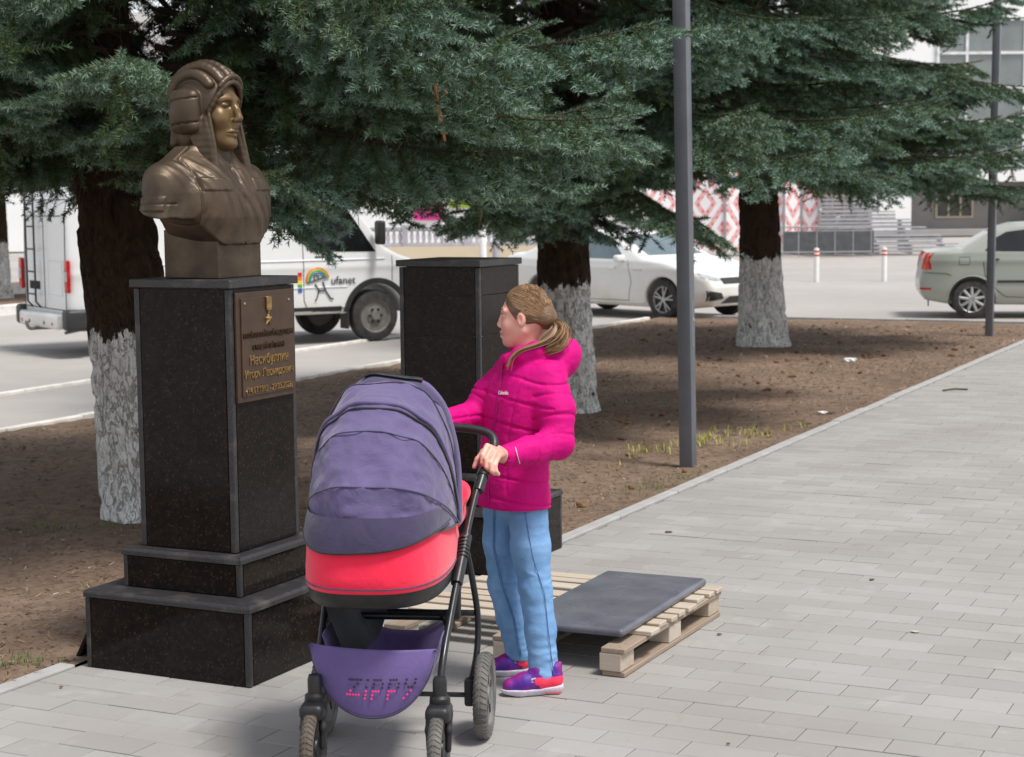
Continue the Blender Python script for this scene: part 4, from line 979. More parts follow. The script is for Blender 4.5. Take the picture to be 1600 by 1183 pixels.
# quilting: stitched grooves with puffed panels between them
for z in (.752, .842, .945, 1.045, 1.145, 1.235):
    J.emboss(lambda X, Y, Z: np.abs(Z-z-.02*np.sin(9*X+3)-.06*np.maximum(0, .10-X)*(1 if z > 1 else .3)+.0*Y)-.0022+10*np.maximum(0, X-.13-.03)*(1 if .8 < z < 1.2 else 0), (-.3, 6.6, z-.05), (.24, 7.2, z+.05), -.010, .005)
def arm_groove(p0, p1, t, amt=-.009):
    p0 = np.array(p0); p1 = np.array(p1); d = (p1-p0); L = np.linalg.norm(d); d = d/L; c = p0+d*L*t
    J.emboss(lambda X, Y, Z: np.maximum(np.abs((X-c[0])*d[0]+(Y-c[1])*d[1]+(Z-c[2])*d[2])-.002, np.sqrt((X-c[0])**2+(Y-c[1])**2+(Z-c[2])**2)-.088), c-.1, c+.1, amt, .006)
for t in (.30, .62, .92): arm_groove(SHN, ELN, t)
for t in (.30, .55, .80, .93): arm_groove(ELN, WRN, t, -.006)
for t in (.35, .7): arm_groove(SHF, ELF, t)
arm_groove(ELF, (-.28, 6.79, 1.072), .5)
J.emboss(lambda X, Y, Z: np.maximum(np.abs((X-np.interp(Z, ZS, CXs))*TU[0]+(Y-6.915)*TU[1]+.004)-.003, -((X-np.interp(Z, ZS, CXs))*TF[0]+(Y-6.915)*TF[1])), (-.3, 6.6, .72), (.2, 7.1, 1.31), -.008, .004)
J.emboss(lambda X, Y, Z: np.maximum(np.abs((X-np.interp(Z, ZS, CXs))*TU[0]+(Y-6.915)*TU[1]-.088-.05*np.abs(Z-1.0))-.002, -((X-np.interp(Z, ZS, CXs))*TF[0]+(Y-6.915)*TF[1])), (-.3, 6.6, .80), (.2, 7.1, 1.24), -.006, .004)
def jk(V):
    n = vnoise(V, 8, 2)*.004+np.abs(vnoise(V*np.array((1, 1, 2.2)), 16, 2))*-.005
    c = V.mean(0); d = V-np.array((.03, 6.92, 0)); d[:, 2] *= .15; d /= np.linalg.norm(d, axis=1)[:, None]+1e-6
    return V+d*n[:, None]-P0
jo = J.build('jacket', M_jacket, per, 1, fn=jk)
def surf_pt(S, px, pz, y0=6.3, y1=7.2, off=.002):
    ys = np.linspace(y0, y1, 400); f = S.sample(np.stack([np.full(400, px), ys, np.full(400, pz)], 1)); i = np.argmax(f < 0)
    return np.array((px, ys[i]-off, pz)) if f[i] < 0 else None
M_print = pm('print_white', (.72, .70, .72), None, 30, .6)
lp = surf_pt(J, -.035, 1.175, off=.012)
link('logo', text_mesh('Columbia', .020, .001, M_print, .042, .0004), jo, lp-P0, (R(80), 0, R(-22)))
MB().tube([surf_pt(J, .010+.004*k, 1.005-.016*k, off=.0045)-P0 for k in range(5)], .0016, 5).build('cuff_stripe', M_print, jo)
zc = [surf_pt(J, np.interp(z, ZS, CXs)+TF[0]*.12, z, off=.003) for z in np.linspace(.74, 1.29, 24)]
MB().tube([p-P0 for p in zc if p is not None], .0028, 6).build('zipper', pm('zipper_magenta', hexc(150, 10, 100), None, 60, .4), jo)
# ------------------------------------------------------------------ jeans
D = SDF((-.22, 6.66, .035), (.26, 7.22, .80), .005)
D.ell((.0, 6.925, .77), (.11, .10, .12), 0)
D.chain([HPN+(0, 0, -.02), (HPN+KNN)/2+(-.004, 0, 0), KNN, (KNN+ANN)/2+(.004, 0, 0), ANN+(.0, 0, -.01)], [.080, .078, .066, .062, .060], .02)
D.chain([HPF+(0, 0, -.02), (HPF+KNF)/2+(-.004, 0, 0), KNF, (KNF+ANF)/2, ANF+(0, 0, -.01)], [.080, .076, .064, .060, .057], .02)
D.op(lambda X, Y, Z: Z-.062-.02*np.sin((X+Y)*20)*.3, (-.3, 6.6, .0), (.3, 7.3, .075), .004, 's'); D.op(lambda X, Y, Z: .785-Z, (-.3, 6.6, .77), (.3, 7.3, .9), .0, 's')
def jn(V):
    z = V[:, 2]; low = np.exp(-((z-.12)/.09)**2)+.8*np.exp(-((z-.42)/.08)**2)+.8*np.exp(-((z-.68)/.06)**2)
    n = -np.abs(vnoise(V*np.array((.8, .8, 2.2)), 12, 2))*.013*(.12+low)+vnoise(V*np.array((1.5, 1.5, .5)), 7, 2)*.004
    cx = np.where(V[:, 1] < 6.93-.05*0, .08, -.02); cy = np.where(V[:, 1] < 6.93, 6.83, 7.02); d = np.stack([V[:, 0]-cx, V[:, 1]-cy, 0*z], 1); d /= np.linalg.norm(d, axis=1)[:, None]+1e-6
    return V+d*n[:, None]-P0
de = D.build('jeans', M_denim, per, 1, fn=jn)
def seam(pts, r=.0016):
    q = []
    for x, z in pts:
        p = surf_pt(D, x, z, off=.0035)
        if p is not None: q.append(p-P0)
    if len(q) > 3: MB().tube(q, r, 5).build('seam', M_seam, de)
zz = np.linspace(.72, .085, 36)
seam([(np.interp(z, [.085, .25, .40, .55, .72], [.150, .132, .118, .072, .045]), z) for z in zz])
seam([(np.interp(z, [.085, .25, .40, .55, .72], [.022, -.005, -.052, -.082, -.078]), z) for z in zz], .0013)
seam([(np.interp(z, [.085, .25, .40, .55, .72], [.028, .001, -.046, -.076, -.072]), z) for z in zz], .0013)
# ------------------------------------------------------------------ shoes
s = NT('shoe_upper'); v = s.coord('Object'); sp_ = s.n('SeparateXYZ', Vector=v); n = s.noise(v, 18, 3, .5, .6)
xx = s.math('ADD', sp_.outputs['X'], s.math('MULTIPLY', s.math('SUBTRACT', n, .5), .10)); zz_ = sp_.outputs['Z']
side = s.math('GREATER_THAN', s.math('ADD', xx, s.math('MULTIPLY', zz_, .6)), .045)
band = s.math('LESS_THAN', zz_, .075)
c = s.mix(s.ramp(n, [(.42, (0, 0, 0)), (.58, (1, 1, 1))]), hexc(70, 26, 140), hexc(140, 20, 118)); c = s.mix(s.math('MULTIPLY', side, band), c, hexc(248, 56, 90))
s.set(Base__Color=c, Roughness=.55); s.bump(s.noise(v, 240, 2), .25, .003); M_shoe = s.m
M_sole = pm('shoe_sole', (.62, .58, .64), (.5, .44, .52), 30, .6); M_sole2 = pm('shoe_heel_coral', hexc(228, 120, 130), hexc(205, 90, 105), 30, .45)
M_lace = pm('lace_purple', hexc(70, 40, 150), None, 60, .7); M_silver = pm('shoe_silver', (.62, .62, .66), None, 40, .35, 0, None, .4)
def shoe(loc, rz):
    root = empty('shoe', Vector(loc)-Vector(P0)); root.rotation_euler = (0, 0, rz); root.parent = per    # local: -x towards the toe, heel at x = +.11
    U = SDF((-.14, -.06, .0), (.14, .06, .14), .0035)
    U.chain([(.085, 0, .058), (.03, 0, .055), (-.03, -.002, .048), (-.085, -.002, .038)], [.036, .037, .038, .031], .02)
    U.cone((.082, 0, .055), .035, (.088, 0, .098), .030, .02); U.cone((.03, 0, .06), .036, (.025, 0, .092), .032, .02)
    U.cone((.098, 0, .09), .012, (.112, 0, .118), .008, .01)
    U.cone((.06, 0, .075), .026, (.06, 0, .15), .034, .006, 's'); U.op(lambda X, Y, Z: Z-.022, (-.2, -.1, -.1), (.2, .1, .03), 0, 's')
    U.build('shoe_upper', M_shoe, root, 1)
    so = SDF((-.14, -.06, -.005), (.14, .06, .05), .0035)
    so.chain([(.085, 0, .03), (.0, 0, .03), (-.05, -.002, .03), (-.09, -.002, .032)], [.04, .037, .041, .034], .02)
    so.op(lambda X, Y, Z: np.maximum(Z-.030-.010*np.clip((X-.02)/.08, 0, 1), -(Z-.0)) if False else (Z-.028-.010*np.clip((X-.02)/.08, 0, 1))*-1, (-.2, -.1, .02), (.2, .1, .12), .003, 's')
    so.op(lambda X, Y, Z: Z-.001-.012*np.clip((-X-.07)/.06, 0, 1), (-.2, -.1, -.05), (.2, .1, .02), .003, 's')
    so.build('shoe_sole', M_sole, root, 1)
    MB().box((.078, 0, .013), (.06, .072, .018), .006, seg=2).build('heel_cushion', M_sole2, root, 40)
    for k in range(4): MB().tube([(-.045+.018*k, -.022, .073+.007*k), (-.048+.018*k, 0, .084+.007*k), (-.045+.018*k, .022, .073+.007*k)], .0034, 6).build('lace', M_lace, root, 60)
    for q in (-1, 1): MB().tube([(.015, q*.0365, .075), (-.005, q*.0375, .068), (-.012, q*.0385, .058), (.012, q*.0395, .055)], [.002, .005, .005, .002], 6, flat=((0, 0, 1), .5)).build('side_badge', M_silver, root, 60)
    return root
shoe((.066, 6.765, 0), R(8)); shoe((.0, 7.058, 0), R(10))
# ------------------------------------------------------------------ hair
Hh = SDF((-.09, 6.79, 1.36), (.20, 7.06, 1.61), .004)
Hh.ell(hp(-.012, 0, .018), (.0965, .0750, .1015), 0, HR)
Hh.op(lambda X, Y, Z: -(np.maximum(((X-HC[0])*hf[0]+(Y-HC[1])*hf[1])*-1+.052-.55*np.clip(Z-HC[2]-.03, -.03, 1), Z-HC[2]-.078)) * -1, (-.1, 6.7, 1.3), (.3, 7.1, 1.65), .006, 's') if False else None
def facecut(X, Y, Z):
    f = (X-HC[0])*hf[0]+(Y-HC[1])*hf[1]; u = Z-HC[2]
    return np.maximum(np.maximum(-(f-(.022+.058*np.clip((u+.02)/.08, 0, 1))), u-.083), -9)
Hh.op(facecut, (-.2, 6.7, 1.3), (.3, 7.1, 1.65), .008, 's')
Hh.op(lambda X, Y, Z: np.maximum(Z-HC[2]+.035-.25*((X-HC[0])*-hf[0]+(Y-HC[1])*-hf[1]-.02), -9+0*X), (-.2, 6.7, 1.3), (.3, 7.1, 1.46), .008, 's')
for q in (-1, 1): Hh.ell(hp(-.004, q*.078, -.010), (.019, .02, .030), .004, HR, 's')
TIE = hp(-.110, .012, -.022)
Hh.ell(hp(-.09, .004, -.010), (.04, .05, .045), .03, HR)
Hh.build('hair', M_hairbase, per, 1, fn=lambda V: V-P0)
hs_ = MB(); rg = np.random.default_rng(5)
for i in range(1300):      # combed strands from the hairline to the tie
    a = R(rg.uniform(-100, 100)); st_u = .018+.086*math.cos(a); st_l = .076*math.sin(a)
    f0 = .082*math.cos(a)+.016-.012*abs(math.sin(a))+rg.uniform(-.06, .006); pts = []
    if abs(a) > R(80): f0 -= .015
    fl_ = rg.random()**3
    e = np.array((-.098, .010, -.018))
    for t in np.linspace(0, 1, 9):
        p = np.array((f0, st_l, st_u))*(1-t)+e*t; c0 = np.array((-.012, 0, .018)); d = p-c0; k = np.sqrt((d[0]/.0985)**2+(d[1]/.0765)**2+(d[2]/.1035)**2)
        if k > 1e-3 and t < .93: p = c0+d/k*(1.004+.016*fl_+.005*math.sin(9*t+i))
        pts.append(hp(*p)-P0)
    hs_.tube(pts, [.0005+.0011*math.sin(math.pi*min(1, .15+t*.85)) for t in np.linspace(0, 1, 9)], 4, cap=False)
hs_.build('hair_strands', M_hair, per, 70)['kind'] = 'stuff'
pt = MB()
for i in range(230):      # ponytail, looped over the hood, one lock falling to the front
    j = rg.normal(0, 1, 3)*.0085; lock = i % 5 if i % 5 != 3 or i % 3 == 0 else 4
    if lock < 3: P = [TIE, hp(-.145, .02, -.03)+j*.6, hp(-.170, .04, -.065)+j*1.3, hp(-.150, .062, -.105)+j*1.4, hp(-.105, .075, -.125)+j*1.3]
    elif lock == 3: P = [TIE, hp(-.135, .04, -.045)+j*.6, hp(-.12, .080, -.085)+j*.7, hp(-.07, .112, -.108)+j*.5, hp(-.015, .130, -.126)+j*.5, hp(.020, .138, -.155)+j*.5, hp(.034, .140, -.195)+j*.8]
    else: P = [TIE, hp(-.12, .03, -.055)+j*.7, hp(-.095, .05, -.09)+j*1.2, hp(-.07, .06, -.115)+j]
    C = catmull([p-P0 for p in P], 4); pt.tube(C, [.0008+.0015*math.sin(math.pi*(.2+.8*k/(len(C)-1))) for k in range(len(C))], 4, cap=False)
pt.build('ponytail', M_hair, per, 70)['kind'] = 'stuff'
MB().lathe([(.010, -.009), (.019, -.008), (.022, 0), (.019, .009), (.010, .010)], 18, 'x', (0, 0, 0)).build('hair_tie', M_blackfab, per, 60, loc=TIE-P0, rot=(0, R(25), math.atan2(hf[1], hf[0])))
# ================================================================== VEHICLES
def poly_sdf(px, pz, poly):
    d = np.full(px.shape, 1e9); ins = np.zeros(px.shape, bool); n = len(poly)
    for i in range(n):
        ax, az = poly[i]; bx, bz = poly[(i+1) % n]; ex, ez = bx-ax, bz-az
        t = np.clip(((px-ax)*ex+(pz-az)*ez)/(ex*ex+ez*ez+1e-12), 0, 1); d = np.minimum(d, np.hypot(px-ax-t*ex, pz-az-t*ez))
        c = ((az > pz) != (bz > pz)) & (px < ex*(pz-az)/(ez+1e-12)+ax); ins ^= c
    return np.where(ins, -d, d)
class Car:
    def __init__(s, name, loc, heading, label, prof, W, zb, tumble, axles, wr, h=.022, arch=.36, k=.09, taper=.16, paint=None):
        s.root = empty(name, (loc[0], loc[1], -.06), math.pi/2-R(heading)); tag(s.root, label, 'van' if 'van' in name else 'car'); s.paint = paint
        L = max(p[0] for p in prof); Hh_ = max(p[1] for p in prof); s.L = L
        S = SDF((-.12, -W-.1, .1), (L+.12, W+.1, Hh_+.1), h); X = S.ax[0]; Z = S.ax[2]; gx, gz = np.meshgrid(X, Z, indexing='ij')
        pd = poly_sdf(gx, gz, [Vector(p)[:] for p in prof] if False else prof)
        w = W-np.maximum(0, gz-zb)*tumble-.07*np.clip((.5-gz)/.25, 0, 1)**2-taper*np.clip((np.abs(gx-L/2)-(L/2-.6))/.6, 0, 1)**2+.012*np.exp(-((gz-zb+.12)/.05)**2)
        a = np.abs(S.ax[1])[None, :, None]-w[:, None, :]; b = np.broadcast_to(pd[:, None, :], a.shape)
        t = np.clip(.5+.5*(b-a)/k, 0, 1); S.F = (-(-b*t-a*(1-t)-k*t*(1-t))).astype(np.float32) if False else (a*(1-t)+b*t+k*t*(1-t)).astype(np.float32)
        for xa in axles:
            S.op(lambda X, Y, Z: np.maximum(np.sqrt((X-xa)**2+(Z-wr)**2)-arch, W-.32-np.abs(Y)), (xa-.5, -W-.2, 0), (xa+.5, W+.2, .9), .012, 's')
        s.S = S; s.W = W
        V, Q = S.surface(1); s.body = link('body', mesh_np('body', V, Q, paint, True), s.root)
    def scan(s, axis, sgn, A, Bc):
        """surface coordinate along axis coming from side sgn, at points (A,Bc) on the other two"""
        n = 260; lim = (s.W+.05) if axis == 1 else None
        ts = np.linspace(s.W+.08, 0.05, n)*sgn if axis == 1 else (np.linspace(-.1, s.L*.75, n) if sgn < 0 else np.linspace(s.L+.1, s.L*.25, n))
        out = np.zeros(len(A))
        for i, (a, b) in enumerate(zip(A, Bc)):
            P = np.stack([np.full(n, a), ts, np.full(n, b)], 1) if axis == 1 else np.stack([ts, np.full(n, a), np.full(n, b)], 1)
            f = s.S.sample(P); j = int(np.argmax(f < 0))
            if f[j] >= 0: out[i] = ts[-1]; continue
            j = max(j, 1); t = f[j-1]/(f[j-1]-f[j]+1e-9); out[i] = ts[j-1]+(ts[j]-ts[j-1])*t
        return out
    def patch(s, name, mat, axis, sgn, bot, top, off=.006, nu=14, nv=8, parent=None, wall=.012):
        """grid patch laid on the body between two polylines bot/top given in the other two coordinates"""
        def interp(pl, u):
            d = [0]
            for p, q in zip(pl[:-1], pl[1:]): d.append(d[-1]+math.dist(p, q))
            x = u*d[-1]; k = max(0, min(len(pl)-2, sum(1 for q in d[1:-1] if q <= x))); t = (x-d[k])/(d[k+1]-d[k]+1e-9); return [pl[k][i]+(pl[k+1][i]-pl[k][i])*t for i in (0, 1)]
        A = []; Bc = []
        for i in range(nu):
            b = interp(bot, i/(nu-1)); t_ = interp(top, i/(nu-1))
            for j in range(nv): v = j/(nv-1); A.append(b[0]+(t_[0]-b[0])*v); Bc.append(b[1]+(t_[1]-b[1])*v)
        D_ = s.scan(axis, sgn, A, Bc); m = MB()
        o = off*(sgn if axis == 1 else (1 if sgn > 0 else -1)); V = [((a, d+o, b) if axis == 1 else (d+o, a, b)) for a, b, d in zip(A, Bc, D_)]
        F = [(i*nv+j, (i+1)*nv+j, (i+1)*nv+j+1, i*nv+j+1) for i in range(nu-1) for j in range(nv-1)]
        rim = [i*nv for i in range(nu)]+[(nu-1)*nv+j for j in range(1, nv)]+[i*nv+nv-1 for i in range(nu-2, -1, -1)]+[j for j in range(nv-2, 0, -1)]
        b0 = len(V); V += [((V[i][0], V[i][1]-o/abs(o)*wall, V[i][2]) if axis == 1 else (V[i][0]-o/abs(o)*wall, V[i][1], V[i][2])) for i in rim]
        F += [(rim[i], rim[(i+1) % len(rim)], b0+(i+1) % len(rim), b0+i) for i in range(len(rim))]
        m.add(V, F); return m.build(name, mat, parent or s.root, 50)
    def line(s, name, mat, axis, sgn, pts, r=.006, off=.0, parent=None):
        P = [Vector((*p, 0)) for p in pts]; Q = []
        for p, q in zip(P[:-1], P[1:]):
            k = max(2, int((q-p).length/.06)); Q += [p+(q-p)*(i/k) for i in range(k)]
        Q.append(P[-1]); D_ = s.scan(axis, sgn, [q.x for q in Q], [q.y for q in Q])
        sg = sgn if axis == 1 else (1 if sgn > 0 else -1)
        return MB().tube([((q.x, d+off*sg, q.y) if axis == 1 else (d+off*sg, q.x, q.y)) for q, d in zip(Q, D_)], r, 5).build(name, mat, parent or s.root, 60)
M_glass_dk = pm('car_glass_dark', (.006, .007, .008), (.012, .013, .014), 3, .05, spec=.6)
M_glass_bl = pm('car_glass_pale', (.10, .14, .16), (.16, .21, .23), 3, .05, spec=.7)
M_gap = pm('panel_gap', (.012, .012, .012), None, 5, .8); M_trim = pm('black_trim', (.02, .02, .021), (.032, .032, .033), 9, .5)
M_rubber = pm('tyre_rubber', (.022, .021, .02), (.06, .056, .052), 9, .85); M_alloy = pm('alloy_silver', (.46, .46, .46), (.36, .36, .35), 20, .35, metallic=.5)
M_dkrim = pm('alloy_gap_dark', (.012, .012, .012), None, 5, .6); M_steelrim = pm('steel_rim_dirty', (.2, .19, .17), (.14, .13, .115), 14, .7)
M_red = pm('lamp_red', hexc(196, 22, 18), hexc(160, 14, 12), 20, .15); M_orange = pm('lamp_orange', hexc(222, 92, 52), hexc(206, 74, 40), 20, .15); M_lampw = pm('lamp_clear', (.5, .52, .54), (.3, .31, .32), 12, .08); M_mirror = pm('chrome', (.6, .6, .6), None, 5, .12, metallic=1)
def car_wheel(root, x, y, r, w, style, n=5):
    wh = empty('wheel', (x, y, r)); wh.parent = root; sg = 1 if y > 0 else -1
    prof = [(r*.66, -w/2), (r*.9, -w/2), (r*.97, -w*.42), (r, -w*.25), (r, w*.25), (r*.97, w*.42), (r*.9, w/2), (r*.66, w/2)]
    MB().lathe(prof, 44, 'y', closed=True).build('tyre', M_rubber, wh, 40)
    MB().lathe([(r*.1, -w*.3), (r*.64, -w*.3), (r*.67, -w*.45), (r*.67, w*.45), (r*.64, w*.3), (r*.1, w*.3)], 32, 'y').build('rim_well', M_dkrim if style != 'steel' else M_steelrim, wh, 40)
    f = sg*w*.40
    MB().lathe([(r*.60, f-sg*.03), (r*.69, f-sg*.005), (r*.70, f+sg*.005), (r*.66, f+sg*.012), (r*.61, f)], 36, 'y', closed=True).build('rim_lip', M_alloy if style != 'steel' else M_steelrim, wh, 50)
    if style == 'steel':
        MB().lathe([(.001, f+sg*.03), (r*.17, f+sg*.028), (r*.2, f+sg*.0), (r*.34, f-sg*.01), (r*.42, f-sg*.06), (r*.6, f-sg*.07)], 28, 'y').build('rim', M_steelrim, wh, 35)
        for k in range(6):
            a = 2*math.pi*k/6; MB().lathe([(.0001, f+sg*.02), (r*.045, f+sg*.018), (r*.05, f-sg*.005)], 8, 'y', (r*.26*math.cos(a), 0, r*.26*math.sin(a))).build('wheel_nut', M_dkrim, wh)
    else:
        MB().lathe([(.001, f+sg*.012), (r*.13, f+sg*.01), (r*.16, f-sg*.01), (r*.16, f-sg*.04)], 20, 'y').build('hub_cap', M_alloy, wh, 40)
        for k in range(n):
            a = 2*math.pi*k/n+.2
            for da in ((-.10, .10) if style == 'twin' else (0,)):
                m = MB(); wd = r*(.05 if style == 'twin' else .085); p0 = Vector((math.cos(a+da*.3), 0, math.sin(a+da*.3)))*r*.12; p1 = Vector((math.cos(a+da*1.9), 0, math.sin(a+da*1.9)))*r*.65
                m.tube([p0+Vector((0, f, 0)), p1+Vector((0, f-sg*.004, 0))], [wd*1.15, wd*.85 if style != 'twin' else wd], 8, flat=((0, 1, 0), 2.2 if False else 1)); m.build('spoke', M_alloy, wh, 50)
    return wh
def paint(name, c1, c2, rough=.22, dirt=(.42, .39, .34), dz=.55):
    s = NT(name); v = s.coord('Object'); z = s.n('SeparateXYZ', Vector=v).outputs['Z']; n = s.noise(v, 4, 5, .6)
    d = s.math('MULTIPLY', s.math('SUBTRACT', 1, s.math('DIVIDE', z, dz), True), s.ramp(n, [(.3, (.2,)*3), (.7, (1, 1, 1))]))
    s.set(Base__Color=s.mix(d, s.mix(n, c1, c2), dirt), Roughness=s.math('ADD', rough, s.math('MULTIPLY', d, .5)), Coat__Weight=.35, Coat__Roughness=.08); return s.m
M_white = paint('car_paint_white', (.80, .80, .79), (.77, .77, .755), dirt=(.62, .565, .47), dz=1.0)
M_sage = paint('car_paint_sage', (.335, .355, .315), (.315, .335, .295), .3); M_vanw = paint('van_paint_white', (.80, .81, .81), (.76, .765, .76), .35, (.55, .5, .41), .8)
# --- silver-green sedan, rear half in view --------------------------------------
c = Car('parked_sedan', (6.77, 29.56), 100, 'silver green sedan parked at right, its rear half in the picture',
        [(.10, .30), (.02, .42), (0, .60), (.03, .74), (.07, .98), (.12, 1.075), (.30, 1.10), (.66, 1.12), (1.20, 1.45), (1.5, 1.535), (2.0, 1.56), (2.4, 1.53), (2.62, 1.47), (3.28, 1.07), (3.7, 1.0), (4.08, .88), (4.22, .70), (4.25, .48), (4.18, .28), (3.8, .21), (.5, .23)],
        .875, 1.06, .40, (.83, 3.46), .315, arch=.365, paint=M_sage)
for sg in (-1, 1):
    c.patch('side_window', M_glass_dk, 1, sg, [(1.02, 1.10), (1.30, 1.09), (1.82, 1.085)], [(1.16, 1.29), (1.36, 1.40), (1.82, 1.455)], .004)
    c.patch('side_window', M_glass_dk, 1, sg, [(1.90, 1.085), (2.95, 1.075)], [(1.90, 1.457), (2.46, 1.44)], .004)
    c.line('door_gap', M_gap, 1, sg, [(1.0, .92), (1.03, .70), (1.20, .48), (1.35, .36), (1.86, .34), (1.87, 1.05)], .0055)
    c.line('door_gap', M_gap, 1, sg, [(1.88, .34), (2.9, .34), (2.98, .9), (2.95, 1.05)], .0055)
    c.line('bumper_gap', M_gap, 1, sg, [(.08, .745), (.42, .735), (.50, .70)], .005)
    c.patch('side_moulding', M_trim, 1, sg, [(1.22, .585), (2.9, .585)], [(1.22, .625), (2.9, .625)], .012, 20, 3)
    c.patch('door_handle', M_trim, 1, sg, [(1.08, .945), (1.24, .945)], [(1.08, .975), (1.24, .975)], .03, 6, 3, wall=.03)
    c.patch('tail_light', M_orange, 1, sg, [(.045, .80), (.125, .79)], [(.075, 1.07), (.155, 1.07)], .008, 6, 8)
    c.patch('tail_light', M_red, 0, -1, [(sg*.58, .80), (sg*.80, .80)], [(sg*.60, 1.06), (sg*.80, 1.06)], .008, 6, 8)
    c.patch('reflector', M_red, 0, -1, [(sg*.66, .47), (sg*.80, .47)], [(sg*.66, .50), (sg*.80, .50)], .006, 5, 3)
    for xa in (.83, 3.46): car_wheel(c.root, xa, sg*.765, .315, .19, 'single', 9)
    c.line('arch_lip', M_sage, 1, sg, [(.83+.385*math.cos(a), .315+.385*math.sin(a)) for a in np.linspace(.1, 3.05, 20)], .013)
    MB().box((2.95, sg*.98, 1.08), (.10, .17, .13), .03, seg=3).build('mirror', M_sage, c.root, 40)
c.line('fuel_flap', M_gap, 1, -1, [(.62, .88), (.78, .88), (.79, 1.0), (.62, 1.0), (.62, .88)], .004)
c.patch('rear_window', M_glass_dk, 0, -1, [(-.58, 1.15), (.58, 1.15)], [(-.50, 1.42), (.50, 1.42)], .004); c.patch('windscreen', M_glass_dk, 0, 1, [(-.66, 1.10), (.66, 1.10)], [(-.55, 1.44), (.55, 1.44)], .004)
MB().box((.16, -.5, .245), (.02, .06, .12), .01).build('mud_flap', M_trim, c.root)
# --- white sedan behind the trees --------------------------------------------------
c = Car('parked_sedan', (.44, 32.45), 136, 'white sedan with dark alloy wheels parked behind the tree trunks',
        [(.15, .28), (.03, .42), (0, .62), (.04, .88), (.10, 1.0), (.35, 1.06), (.62, 1.08), (1.35, 1.40), (1.8, 1.455), (2.2, 1.46), (2.6, 1.43), (3.45, 1.02), (3.9, .96), (4.5, .82), (4.74, .70), (4.83, .55), (4.84, .40), (4.74, .24), (4.3, .19), (.5, .22)],
        .925, .95, .44, (1.08, 3.88), .335, arch=.375, paint=M_white)
for sg in (-1, 1):
    c.patch('side_window', M_glass_bl, 1, sg, [(1.05, 1.02), (1.9, 1.0)], [(1.38, 1.28), (1.9, 1.37)], .004)
    c.patch('side_window', M_glass_bl, 1, sg, [(1.98, 1.0), (3.05, .985)], [(1.98, 1.375), (2.62, 1.34)], .004)
    c.line('door_gap', M_gap, 1, sg, [(1.42, .62), (1.5, .32), (1.97, .30), (1.98, .98)], .005); c.line('door_gap', M_gap, 1, sg, [(2.0, .30), (3.12, .30), (3.2, .6), (3.12, .98)], .005)
    c.line('sill', M_white, 1, sg, [(1.5, .265), (3.45, .265)], .02)
    c.patch('door_handle', M_mirror, 1, sg, [(1.60, .84), (1.80, .84)], [(1.60, .865), (1.80, .865)], .03, 6, 3, wall=.03); c.patch('door_handle', M_mirror, 1, sg, [(2.66, .83), (2.86, .83)], [(2.66, .855), (2.86, .855)], .03, 6, 3, wall=.03)
    c.patch('fender_vent', M_mirror, 1, sg, [(3.24, .80), (3.44, .80)], [(3.24, .825), (3.44, .825)], .006, 6, 3)
    c.patch('head_light', M_lampw, 0, 1, [(sg*.50, .655), (sg*.66, .66), (sg*.84, .70)], [(sg*.50, .70), (sg*.66, .74), (sg*.85, .79)], .008, 10, 6)
    c.patch('head_light', M_lampw, 1, sg, [(4.22, .74), (4.50, .68)], [(4.20, .785), (4.46, .79)], .006, 8, 5)
    c.patch('fog_intake', M_trim, 0, 1, [(sg*.50, .36), (sg*.80, .33)], [(sg*.56, .46), (sg*.82, .50)], .006, 8, 6)
    c.patch('tail_light', M_red, 0, -1, [(sg*.45, .82), (sg*.80, .80)], [(sg*.45, .93), (sg*.80, .96)], .008, 8, 5); c.patch('tail_light', M_red, 1, sg, [(.10, .80), (.42, .86)], [(.12, .95), (.40, .92)], .008, 8, 5)
    for xa in (1.08, 3.88): car_wheel(c.root, xa, sg*.80, .335, .21, 'twin', 5)
    MB().box((3.0, sg*1.0, 1.0), (.12, .2, .12), .035, seg=3).build('mirror', M_white, c.root, 40)
c.patch('grille', M_trim, 0, 1, [(-.46, .60), (.46, .60)], [(-.50, .70), (.50, .70)], .006, 16, 5); c.patch('lower_intake', M_trim, 0, 1, [(-.50, .28), (.50, .28)], [(-.36, .40), (.36, .40)], .006, 14, 6)
c.patch('windscreen', M_glass_bl, 0, 1, [(-.70, 1.05), (.70, 1.05)], [(-.56, 1.38), (.56, 1.38)], .004); c.patch('rear_window', M_glass_bl, 0, -1, [(-.60, 1.12), (.60, 1.12)], [(-.52, 1.36), (.52, 1.36)], .004)
